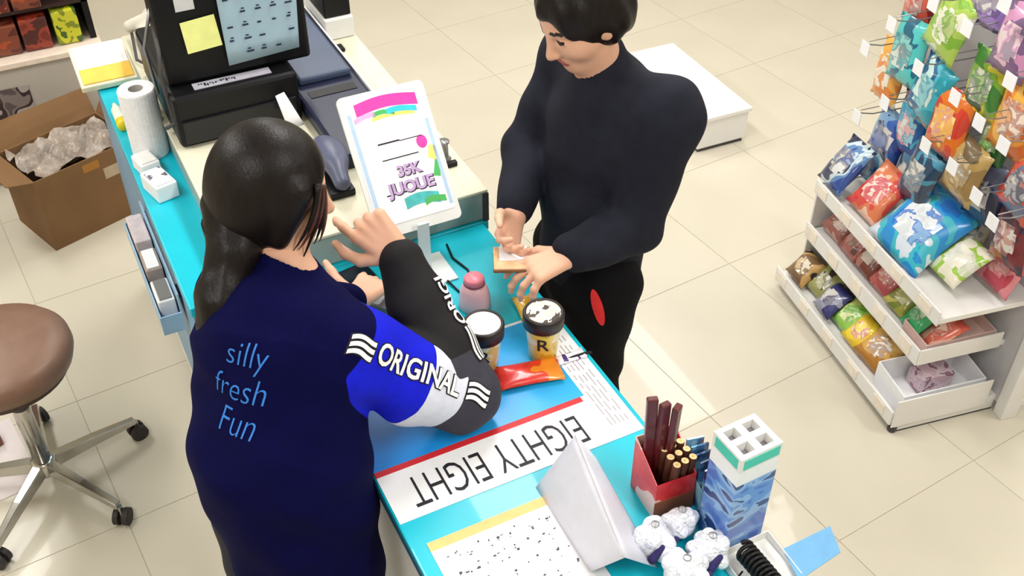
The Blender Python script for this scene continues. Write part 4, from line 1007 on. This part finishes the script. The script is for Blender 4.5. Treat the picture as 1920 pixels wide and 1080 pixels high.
def add_head(S, c, f, up):
    f = unit(f); r = unit(np.cross(f, up)); u = np.cross(r, f)
    P = lambda a, b, d: c + f * a + r * b + u * d
    S.ell(P(-0.012, 0, 0.02), (f, r, u), (0.098, 0.077, 0.100), 0.01)
    S.ell(P(0.030, 0, -0.035), (f, r, u), (0.062, 0.058, 0.082), 0.03)
    S.ell(P(0.062, 0, -0.092), (f, r, u), (0.026, 0.028, 0.022), 0.03)
    S.cone(P(0.084, 0, 0.005), P(0.106, 0, -0.034), 0.008, 0.0125, 0.012)
    for s_ in (-1, 1):
        S.ell(P(0.096, 0.010 * s_, -0.038), (f, r, u), (0.010, 0.009, 0.008), 0.006)
        S.ell(P(0.086, 0.032 * s_, 0.006), (f, r, u), (0.012, 0.016, 0.010), 0.006, cut=True)
        S.ell(P(0.073, 0.032 * s_, 0.004), (f, r, u), (0.014, 0.015, 0.0105), 0.003)
        S.cone(P(0.080, 0.016 * s_, 0.024), P(0.070, 0.048 * s_, 0.024), 0.007, 0.006, 0.01)
        S.ell(P(0.048, 0.048 * s_, -0.030), (f, r, u), (0.03, 0.018, 0.024), 0.03)
        S.ell(P(-0.005, 0.078 * s_, -0.012), (unit(f * 0.9 - r * s_ * 0.4), unit(r * s_ + f * 0.4), u), (0.019, 0.009, 0.032), 0.006)
    S.ell(P(0.086, 0, -0.064), (f, r, u), (0.012, 0.024, 0.006), 0.005)
    S.ell(P(0.083, 0, -0.074), (f, r, u), (0.012, 0.020, 0.007), 0.005)
    def pick(ctr):
        q = ctr - c; a, b, d = q @ f, q @ r, q @ u
        lips = ((a - 0.092) / 0.018) ** 2 + (b / 0.023) ** 2 + ((d + 0.068) / 0.011) ** 2 < 1
        eyes = ((np.abs(b) - 0.032) / 0.014) ** 2 + ((d - 0.005) / 0.0055) ** 2 < 1
        brow = ((np.abs(b) - 0.034) / 0.022) ** 2 + ((d - 0.029) / 0.0045) ** 2 < 1
        out = np.zeros(len(ctr), int); out[lips] = 1; out[(a > 0.06) & (eyes | brow)] = 2
        return out
    return P, pick

M_SKIN = mat('skin', s2l(222, 172, 146), 0.5, var=0.05, scale=18, bump=0.03, bscale=180)
M_SKIN.node_tree.nodes['Principled BSDF'].inputs['Subsurface Weight'].default_value = 0.12
M_SKIN.node_tree.nodes['Principled BSDF'].inputs['Subsurface Radius'].default_value = (0.012, 0.005, 0.003)
M_LIP = mat('lips', s2l(184, 96, 92), 0.45, var=0.05)
M_EYE = mat('dark_brows_and_eyes', s2l(34, 24, 24), 0.4, var=0.05)
M_HAIR = mat('black_brown_hair', s2l(20, 14, 14), 0.42, var=0.35, scale=24, bump=0.12, bscale=70, stretch=(3, 3, 0.3), spec=0.25)
M_HAIR2 = mat('reddish_brown_hair', s2l(84, 40, 30), 0.35, var=0.3)

# ---------------- clerk
ck = thing('person', 'person in a navy and blue sweatshirt with a long black ponytail behind the counter', 'person', (0.22, 1.52, 0))
pel, bel, che, neck = V3(.225, 1.475, .84), V3(.228, 1.485, 1.0), V3(.285, 1.582, 1.19), V3(.340, 1.655, 1.335)
hd = V3(.362, 1.722, 1.478)
rs, re, rw = V3(.405, 1.495, 1.225), V3(.606, 1.468, 1.034), V3(.582, 1.672, 1.262)
ls, le, lw = V3(.250, 1.735, 1.25), V3(.335, 1.865, 1.08), V3(.520, 1.835, 1.040)
rgt = unit(V3(.62, -.785, 0)); fwd = unit(V3(.785, .62, 0))
hipR, hipL = pel + rgt * 0.085 - V3(0, 0, .03), pel - rgt * 0.085 - V3(0, 0, .03)
kneR, kneL = V3(.245, 1.40, .46), V3(.150, 1.545, .46)
ankR, ankL = V3(.225, 1.38, .085), V3(.125, 1.525, .085)

S = SDF((-0.02, 1.2, 0.0), (0.76, 2.02, 1.66), 0.0042)
S.cone(pel, bel, .115, .105, 0.03, flat=(fwd, 1.35)); S.cone(bel, che, .105, .118, 0.04, flat=(fwd, 1.35)); S.cone(che, neck - V3(0, 0, .05), .118, .075, 0.04, flat=(fwd, 1.3))
S.cone(neck - V3(0.0, 0, .05), hd + V3(-.02, -.01, -.05), .056, .050, 0.02)
S.cone(rs, neck - V3(0, 0, .05), .05, .055, 0.03); S.cone(ls, neck - V3(0, 0, .05), .05, .055, 0.03)
for a, b, c in ((rs, re, rw), (ls, le, lw)): S.cone(a, b, .047, .036, 0.02); S.cone(b, c, .038, .026, 0.015)
for h_, k_, a_ in ((hipR, kneR, ankR), (hipL, kneL, ankL)):
    S.cone(h_, k_, .082, .055, 0.03); S.cone(k_, a_, .054, .036, 0.02)
    S.cone(a_ - V3(0, 0, .03), a_ + fwd * 0.14 - V3(0, 0, .055), .036, .028, 0.015)
Pc, pickc = add_head(S, hd, V3(.93, -.24, -.28), V3(0.1, 0, 1))
# raised right hand near the cheek: loose fist, index finger pointing at the face
rd = unit(V3(-.055, .075, .075))
add_hand(S, rw, unit(V3(-.46, .55, .62)), V3(-.25, -.75, .6), V3(-.83, -.09, -.54), [(0.45, 0.55, 0.3), (1.35, 1.5, 0.9), (1.45, 1.6, 0.9), (1.5, 1.6, 0.9)], L=1.18)
# left hand on the counter, holding a grey device
add_hand(S, lw, unit(V3(.75, .62, -.12)), V3(-.2, -.1, .97), V3(-.6, .75, .15), [(0.5, 0.5, 0.3), (0.6, 0.5, 0.3), (0.55, 0.5, 0.3), (0.45, 0.4, 0.3)], spread=0.05, L=1.08, thumb=[V3(-.35, .9, .2), V3(-.1, .95, .2), V3(-.15, .95, .3)])
Vv, Qq = S.mesh()
np_mesh('body', Vv, Qq, [M_SKIN, M_LIP, M_EYE], ck, pickc)

# sweatshirt
M_NAVY = mat('navy_sweatshirt', s2l(4, 4, 54), 0.9, spec=0.1, var=0.12, scale=60, bump=0.15, bscale=300)
M_ROYAL = mat('royal_blue_sleeve', s2l(14, 24, 200), 0.8, spec=0.2, var=0.08, scale=60, bump=0.15, bscale=300)
M_SWHITE = mat('white_sleeve_band', s2l(214, 216, 232), 0.8, var=0.04, scale=60, bump=0.1, bscale=300)
M_SGREY = mat('charcoal_sleeve', s2l(52, 50, 62), 0.85, var=0.12, scale=40, bump=0.15, bscale=300)
M_SBLACK = mat('black_sleeve', s2l(18, 15, 20), 0.85, var=0.12, scale=40, bump=0.15, bscale=300)
S = SDF((-0.02, 1.2, 0.66), (0.76, 2.0, 1.42), 0.0042)
hem = V3(.235, 1.408, .73)
S.cone(hem, bel, .160, .184, 0.03, flat=(fwd, 1.12)); S.cone(bel, che, .184, .180, 0.04, flat=(fwd, 1.25)); S.cone(che, neck - V3(0.005, 0.01, .085), .176, .105, 0.04, flat=(fwd, 1.25))
S.cone(rs, neck - V3(0, 0, .06), .074, .062, 0.04); S.cone(ls, neck - V3(0, 0, .06), .070, .062, 0.04)
S.cone(che, rs - V3(.02, 0, .02), .12, .08, 0.05); S.cone(che, ls - V3(0, 0, .03), .12, .075, 0.05)
mid = rs * 0.5 + re * 0.5 + V3(0, -.01, -.015)
S.cone(rs, mid, .080, .086, 0.03); S.cone(mid, re + V3(.012, -.012, .006), .086, .080, 0.02)
S.cone(re + V3(.012, -.012, .006), re * 0.35 + rw * 0.65, .078, .066, 0.02); S.cone(re * 0.35 + rw * 0.65, rw - (rw - re) * 0.04, .066, .048, 0.015)
S.cone(ls, le, .078, .066, 0.03); S.cone(le, lw - (lw - le) * 0.08, .066, .040, 0.02)
S.cone(neck - V3(0.0, 0, .03), neck + V3(0, 0, .002), .066, .062, 0.02)
S.wrinkle(0.0022, [(34, 20, 46, 0.3), (-22, 40, 30, 1.7)])
S.wrinkle(0.003, [(26, -18, 20, 2.1)])
S.plane((.235, 1.408, .715), (-.24, .12, -1))
S.cone(neck + V3(.01, .0, .0), neck + V3(.03, .02, .12), .050, .056, 0.006, cut=True)
Vv, Qq = S.mesh()
ax_u = unit(re - rs); Lu = np.linalg.norm(re - rs); ax_f = unit(rw - re); Lf = np.linalg.norm(rw - re)
def pick_sw(c):
    q = c - rs; t = q @ ax_u; d = np.linalg.norm(q - np.outer(t, ax_u), axis=1)
    q2 = c - re; t2 = q2 @ ax_f; d2 = np.linalg.norm(q2 - np.outer(np.clip(t2, 0, Lf), ax_f), axis=1)
    out = np.zeros(len(c), int)
    low = (c[:, 2] - (rs[2] + t * ax_u[2])) / 0.09           # below / above the sleeve's axis
    sleeve = (d < 0.115) & (t > -0.035 + 0.03 * low) & (c[:, 0] > 0.36)
    out[sleeve & (t <= 0.145)] = 1
    out[sleeve & (t > 0.145)] = 2
    fa = (d2 < 0.105) & (t2 > -0.10) & (c[:, 0] > 0.47) & ((t2 > 0.03) | (t > 0.235) | ((low < -0.75) & (t > 0.17)))
    out[fa] = 3
    out[fa & (t2 > 0.075)] = 4
    return out
ids_sw = pick_sw(Vv[Qq].mean(1))
Vv = tidy_borders(Vv, Qq, ids_sw)
sw = np_mesh('sweatshirt', Vv, Qq, [M_NAVY, M_ROYAL, M_SWHITE, M_SGREY, M_SBLACK], ck, lambda c: ids_sw)
bvh = BVHTree.FromPolygons([Vector(v) for v in Vv], [tuple(int(i) for i in f) for f in Qq])

def outline_project(name, txt, size, M, m_in, m_out, parent, xs=1.0, b0=0.0012, b1=0.0035):
    vs, fs = text_mesh(txt, size, bold=b1, xs=xs); project(name + '_outline', vs, fs, M, bvh, m_out, parent, 0.0012)
    vs, fs = text_mesh(txt, size, bold=b0, xs=xs); project(name, vs, fs, M, bvh, m_in, parent, 0.0028)
M_TXW = mat('white_print', s2l(238, 236, 238), 0.7, var=0.02); M_TXB = mat('light_blue_print', s2l(44, 118, 206), 0.7, var=0.06)
# sleeve lettering
nu = unit(V3(.25, -.62, .74)); nu = unit(nu - ax_u * np.dot(nu, ax_u))
vv_ = np.cross(nu, ax_u)
def sleeve_frame(t, off=0.0):
    p = rs + ax_u * t + nu * 0.08 + vv_ * off
    return flat(p, ax_u, vv_)
outline_project('lettering', 'ORIGINAL', 0.056, sleeve_frame(0.108, -0.024), M_TXW, M_SBLACK, sw, xs=0.84)
def stripes(M, n=3, l=0.05, w=0.0085, gap=0.005, amp=0.004):
    for k in range(n):
        for nm, e, m, lift in (('stripe_outline', 0.003, M_SBLACK, 0.0012), ('stripe', 0.0, M_TXW, 0.0028)):
            vs = []; fs = []; N = 10
            y0 = (k - (n - 1) / 2) * (w + gap)
            for i in range(N + 1):
                x = -l / 2 - e + (l + 2 * e) * i / N; y = y0 + amp * math.sin(5 * i / N)
                vs += [(x, y - w / 2 - e, 0), (x, y + w / 2 + e, 0)]
            for i in range(N): fs.append((2 * i, 2 * i + 2, 2 * i + 3, 2 * i + 1))
            project(nm, vs, fs, M, bvh, m, sw, lift)
stripes(sleeve_frame(-0.032, -0.024), l=0.045)
stripes(sleeve_frame(0.262, -0.022), l=0.05)
# forearm lettering
nf = unit(V3(.80, -.50, .35)); nf = unit(nf - ax_f * np.dot(nf, ax_f)); vf = np.cross(nf, ax_f)
def fore_frame(t, off=0.0):
    return flat(re + ax_f * t + nf * 0.07 + vf * off, ax_f, vf)
outline_project('lettering', 'ORIGI', 0.05, fore_frame(0.185, 0.0), M_TXW, M_SBLACK, sw, xs=0.85)
stripes(fore_frame(0.085, 0.0), l=0.075, w=0.008, gap=0.006)
# back print
nb = unit(V3(-.785, -.62, .18))
ub = unit(np.cross(V3(0, 0, 1), nb)); vb = np.cross(nb, ub)
for txt, dz, dx in (('silly', 0.065, 0.006), ('fresh', 0.0, 0.0), ('Fun', -0.062, 0.008)):
    o_ = V3(.262, 1.54, 1.215) + nb * 0.17 + vb * dz + ub * (dx - 0.0)
    vs, fs = text_mesh(txt, 0.066, bold=-0.0008, xs=0.85, shear=0.1)
    project('lettering', vs, fs, flat(o_, ub, vb), bvh, M_TXB, sw, 0.002)

# trousers
M_TROU = mat('dark_navy_trousers', s2l(16, 18, 38), 0.85, var=0.1, scale=50, bump=0.1, bscale=300)
S = SDF((-0.06, 1.15, 0.03), (0.56, 1.8, 0.95), 0.007)
S.cone(pel + V3(0, 0, .05), pel - V3(0, 0, .06), .128, .135, 0.03, flat=(fwd, 1.25))
for h_, k_, a_ in ((hipR, kneR, ankR), (hipL, kneL, ankL)): S.cone(h_, k_, .104, .082, 0.03); S.cone(k_, a_ - V3(0, 0, .015), .082, .070, 0.02)
S.wrinkle(0.002, [(30, 20, 40, 0.5)])
Vt, Qt = S.mesh(); tz = np_mesh('trousers', Vt, Qt, M_TROU, ck)
bvh2 = BVHTree.FromPolygons([Vector(v) for v in Vt], [tuple(int(i) for i in f) for f in Qt])
_b = bvh; bvh = bvh2
nz_ = unit(V3(.55, -.83, .1))
ut = V3(0, 0, 1); vt_ = np.cross(nz_, ut)
sw_ = sw; sw = tz
for k in range(3):
    vs = []; fs = []
    for i in range(31): vs += [(-0.29 + 0.58 * i / 30, (k - 1) * 0.019 - 0.0055, 0), (-0.29 + 0.58 * i / 30, (k - 1) * 0.019 + 0.0055, 0)]
    for i in range(30): fs.append((2 * i, 2 * i + 2, 2 * i + 3, 2 * i + 1))
    project('stripe', vs, fs, flat(hipR * 0.5 + kneR * 0.5 + nz_ * 0.10 + V3(0, 0, -0.02), ut, vt_), bvh2, M_TXW, tz, 0.002)
sw = sw_; bvh = _b
for nm, a_ in (('shoe', ankR), ('shoe', ankL)):
    S = SDF(a_ - V3(.2, .2, .09), a_ + V3(.25, .25, .06), 0.006)
    S.cone(a_ - fwd * 0.02 - V3(0, 0, .035), a_ + fwd * 0.155 - V3(0, 0, .045), .047, .038, 0.01)
    S.plane((0, 0, 0.002), (0, 0, -1))
    v_, q_ = S.mesh(); np_mesh(nm, v_, q_, mat('black_shoe', s2l(26, 26, 30), 0.5), ck)

# hair
hf = unit(V3(.93, -.24, -.28)); hr = unit(np.cross(hf, V3(0.1, 0, 1))); hu = np.cross(hr, hf)
S = SDF((.12, 1.48, 1.08), (.56, 1.95, 1.68), 0.0045)
S.ell(Pc(-.022, 0, .024), (hf, hr, hu), (.112, .098, .112), 0.01)
S.ell(Pc(-.035, 0, -.03), (hf, hr, hu), (.098, .094, .115), 0.03)
for s_ in (-1, 1): S.cone(Pc(.03, .074 * s_, .04), Pc(.012, .078 * s_, -.07), .026, .018, 0.02)
S.ell(Pc(.115, 0, -.045), (hf, hr, hu), (.092, .068, .105), 0.015, cut=True)
S.ell(Pc(.06, 0, -.16), (hf, hr, hu), (.09, .075, .07), 0.02, cut=True)
Vh, Qh = S.mesh(); hair = np_mesh('hair', Vh, Qh, M_HAIR, ck)
S = SDF((.02, 1.45, 1.02), (.40, 1.90, 1.62), 0.0045)
pt = [Pc(-.090, .01, -.05), V3(.255, 1.685, 1.395), V3(.205, 1.640, 1.32), V3(.172, 1.605, 1.22), V3(.165, 1.575, 1.12)]
pr = [.048, .048, .048, .042, .018]
for a in range(4): S.cone(pt[a], pt[a + 1], pr[a], pr[a + 1], 0.02)
S.wrinkle(0.0008, [(90, 130, 14, 0.3), (150, -80, 10, 1.1)])
Vh, Qh = S.mesh(); np_mesh('ponytail', Vh, Qh, M_HAIR, hair)
for k in range(6):
    rnd = random.Random(20 + k); e = 0.003 * k
    b0 = Pc(.062 + e, .074 - 0.005 * k, .062 - 0.004 * k); b1 = Pc(.074 + e * 1.5, .092 - 0.004 * k, rnd.uniform(-.03, .0)); b2 = Pc(.040 + 0.010 * k, .082 - 0.004 * k, rnd.uniform(-.13, -.07))
    pts = [Vector(b0 * (1 - t) ** 2 + b1 * 2 * t * (1 - t) + b2 * t * t) for t in [i / 8 for i in range(9)]]
    MB().tube(pts, [.007, .0065, .006, .0055, .005, .004, .003, .002, .0008], 6).build('loose_strand', M_HAIR2 if k % 2 else M_HAIR, hair, world=True, smooth=True)
hb = MB().lathe([(.046, -.012), (.052, -.01), (.053, .01), (.046, .012)], n=24); M_ = flat(Vector(pt[0] * .6 + pt[1] * .4), hr, unit(np.cross(pt[1] - pt[0], hr)))
hb.v = [tuple(M_ @ Vector(v)) for v in hb.v]; hb.build('hair_tie', M_BLACK, hair, world=True, smooth=True)
er = Pc(.0, .088, -.045)
MB().tube([Vector(er), Vector(er) + Vector((.004, -.004, -.012)), Vector(er) + Vector((.010, -.002, -.02))], 0.0022, 8).build('earring', M_CHROME, ck, world=True, smooth=True)

# grey device in the clerk's left hand
gdv = thing('payment_fob', 'small grey handheld device gripped in the clerk hand over the counter', 'device', (0.60, 1.865, 0.97), R(40))
MB().add(*slab(rrect(0.05, 0.115, 0.010), 0.0, 0.016, Matrix.Translation((0, -0.055, 0.0)))).build('shell', mat('grey_device_shell', s2l(120, 116, 124), 0.35), gdv)
MB().add(*slab([(x * .75, y * .4 + .06) for x, y in rrect(0.05, 0.115, 0.008)], 0.016, 0.0168, Matrix.Translation((0, -0.055, 0.0)))).build('display', mat('pale_display', s2l(206, 206, 214), 0.2), gdv)

# ---------------- customer
cu = thing('person', 'person in a black jacket and trousers at the customer side holding a wallet', 'person', (1.19, 1.89, 0))
cf = V3(-1, 0, 0); cr = V3(0, 1, 0)
pel, bel, che, neck = V3(1.175, 1.885, .93), V3(1.19, 1.885, 1.08), V3(1.225, 1.90, 1.27), V3(1.185, 1.90, 1.46)
hd = V3(1.125, 1.89, 1.60)
ls, le, lw = V3(1.255, 1.725, 1.40), V3(1.175, 1.695, 1.125), V3(.985, 1.668, 1.125)
rs, re, rw = V3(1.235, 2.075, 1.40), V3(1.090, 2.065, 1.155), V3(.950, 1.868, 1.122)
hipL, hipR = pel + V3(0, -.09, -.03), pel + V3(0, .09, -.03)
kneL, kneR = V3(1.165, 1.815, .50), V3(1.165, 1.97, .50)
ankL, ankR = V3(1.22, 1.83, .085), V3(1.23, 1.99, .085)
S = SDF((.80, 1.5, 0.0), (1.50, 2.28, 1.80), 0.0044)
S.cone(pel, bel, .125, .12, 0.03, flat=(cf, 1.3)); S.cone(bel, che, .12, .14, 0.04, flat=(cf, 1.3)); S.cone(che, neck - V3(-.02, 0, .06), .14, .085, 0.04, flat=(cf, 1.3))
S.cone(neck - V3(-.02, 0, .06), hd + V3(.02, 0, -.05), .062, .056, 0.02)
S.cone(rs, neck - V3(-.02, 0, .06), .055, .06, 0.03); S.cone(ls, neck - V3(-.02, 0, .06), .055, .06, 0.03)
for a, b, c in ((rs, re, rw), (ls, le, lw)): S.cone(a, b, .052, .040, 0.02); S.cone(b, c, .042, .030, 0.015)
for h_, k_, a_ in ((hipR, kneR, ankR), (hipL, kneL, ankL)):
    S.cone(h_, k_, .09, .06, 0.03); S.cone(k_, a_, .06, .04, 0.02)
    S.cone(a_ - V3(0, 0, .03), a_ + cf * 0.15 - V3(0, 0, .055), .038, .03, 0.015)
Pk, pickk = add_head(S, hd, V3(-.86, -.05, -.5), V3(-.1, 0, 1))
# near (left) hand: back of the hand up, fingers closing on the wallet
add_hand(S, lw, unit(V3(-.97, .05, -.18)), V3(-.05, -.25, .97), V3(-.15, .95, .1), [(0.35, 0.45, 0.3), (0.5, 0.5, 0.35), (0.6, 0.5, 0.4), (0.65, 0.5, 0.4)], spread=0.055, L=1.06)
# far (right) hand: holding the wallet from the other side
add_hand(S, rw, unit(V3(-.60, -.74, -.22)), V3(-.62, .40, .62), V3(-.4, .35, .8), [(0.45, 0.6, 0.4), (0.55, 0.65, 0.4), (0.65, 0.65, 0.4), (0.7, 0.7, 0.4)], spread=0.03, L=1.06)
Vv, Qq = S.mesh(); np_mesh('body', Vv, Qq, [M_SKIN, M_LIP, M_EYE], cu, pickk)
M_JACK = mat('charcoal_black_jacket', s2l(26, 28, 40), 0.85, spec=0.2, var=0.15, scale=30, bump=0.12, bscale=250)
S = SDF((.88, 1.44, 0.82), (1.56, 2.32, 1.56), 0.006)
S.cone(V3(1.185, 1.885, .90), bel, .152, .155, 0.03, flat=(cf, 1.2)); S.cone(bel, che, .155, .172, 0.04, flat=(cf, 1.2)); S.cone(che, neck - V3(-.02, 0, .09), .172, .11, 0.04, flat=(cf, 1.25))
for sh in (ls, rs): S.cone(sh, neck - V3(-.01, 0, .07), .082, .075, 0.04); S.cone(che, sh - V3(0, 0, .03), .12, .088, 0.05)
S.cone(ls, le + V3(.01, 0, 0), .084, .068, 0.025); S.cone(le + V3(.01, 0, 0), lw - (lw - le) * 0.12, .066, .050, 0.02)
S.cone(rs, re, .084, .066, 0.025); S.cone(re, rw - (rw - re) * 0.10, .066, .048, 0.02)
S.cone(neck - V3(-.01, 0, .04), neck + V3(0, 0, .012), .074, .066, 0.02)
S.wrinkle(0.003, [(30, 22, 34, 0.9), (-20, 38, 26, 2.7)])
S.plane((0, 0, .875), (0, 0, -1))
S.cone(neck + V3(-.01, 0, .0), neck + V3(-.05, 0, .12), .054, .060, 0.006, cut=True)
Vv, Qq = S.mesh(); np_mesh('jacket', Vv, Qq, M_JACK, cu)
M_TR2 = mat('black_trousers', s2l(12, 11, 15), 0.9, spec=0.15, var=0.12, scale=40, bump=0.1, bscale=300)
S = SDF((1.0, 1.55, 0.02), (1.5, 2.2, 1.02), 0.007)
S.cone(pel + V3(0, 0, .05), pel - V3(0, 0, .07), .135, .142, 0.03, flat=(cf, 1.25))
for h_, k_, a_ in ((hipR, kneR, ankR), (hipL, kneL, ankL)): S.cone(h_, k_, .100, .078, 0.03); S.cone(k_, a_ - V3(0, 0, .02), .078, .068, 0.02)
S.wrinkle(0.003, [(30, 20, 44, 0.5), (-25, 35, 22, 1.5)])
Vv, Qq = S.mesh(); tr2 = np_mesh('trousers', Vv, Qq, M_TR2, cu)
bvh3 = BVHTree.FromPolygons([Vector(v) for v in Vv], [tuple(int(i) for i in f) for f in Qq])
ov = [(0.0135 * math.cos(2 * math.pi * k / 20), 0.060 * math.sin(2 * math.pi * k / 20), 0) for k in range(20)]
project('red_mark', ov, [tuple(range(20))], flat((1.12, 1.735, .875), (.9, -.42, 0), (0.0, 0, 1)) @ Matrix.Rotation(R(14), 4, 'Z'), bvh3, mat('bright_red_cloth', s2l(226, 40, 44), 0.6), tr2, 0.003, 0.8, 0.12)
for a_ in (ankR, ankL):
    S = SDF(a_ - V3(.27, .2, .09), a_ + V3(.2, .2, .06), 0.006)
    S.cone(a_ - cf * 0.02 - V3(0, 0, .035), a_ + cf * 0.165 - V3(0, 0, .045), .050, .040, 0.01)
    S.plane((0, 0, 0.002), (0, 0, -1))
    v_, q_ = S.mesh(); np_mesh('shoe', v_, q_, mat('black_shoe', s2l(26, 26, 30)), cu)
hf = unit(V3(-.86, -.05, -.5)); hr = unit(np.cross(hf, V3(-.1, 0, 1))); hu = np.cross(hr, hf)
S = SDF(hd - V3(.2, .2, .22), hd + V3(.2, .2, .2), 0.0045)
S.ell(Pk(-.020, 0, .026), (hf, hr, hu), (.110, .092, .108), 0.01); S.ell(Pk(-.045, 0, -.02), (hf, hr, hu), (.082, .086, .085), 0.03)
S.ell(Pk(.115, 0, -.050), (hf, hr, hu), (.088, .080, .110), 0.015, cut=True); S.ell(Pk(.03, 0, -.15), (hf, hr, hu), (.14, .10, .075), 0.02, cut=True)
S.wrinkle(0.0016, [(70, 110, 40, 0.3), (120, -60, 60, 1.1)])
Vh, Qh = S.mesh(); np_mesh('hair', Vh, Qh, M_HAIR, cu)

wl = thing('wallet', 'cream and brown folded wallet held in both hands of the customer', 'wallet', (0.882, 1.745, 1.095), R(-25))
Mw = Matrix.Rotation(R(-18), 4, 'X')
MB().box(-0.045, 0.045, -0.060, 0.060, -0.010, -0.001, Mw).build('lower_flap', mat('brown_leather', s2l(120, 78, 46), 0.5, var=0.15), wl, 0.003)
MB().box(-0.044, 0.044, -0.058, 0.058, 0.0005, 0.008, Mw @ Matrix.Rotation(R(6), 4, 'X')).build('upper_flap', mat('cream_leather', s2l(214, 170, 130), 0.5, var=0.15, scale=50), wl, 0.003)
MB().box(-0.03, 0.036, -0.02, 0.05, 0.009, 0.0105, Mw @ Matrix.Rotation(R(8), 4, 'X')).build('card', M_PAPER, wl)
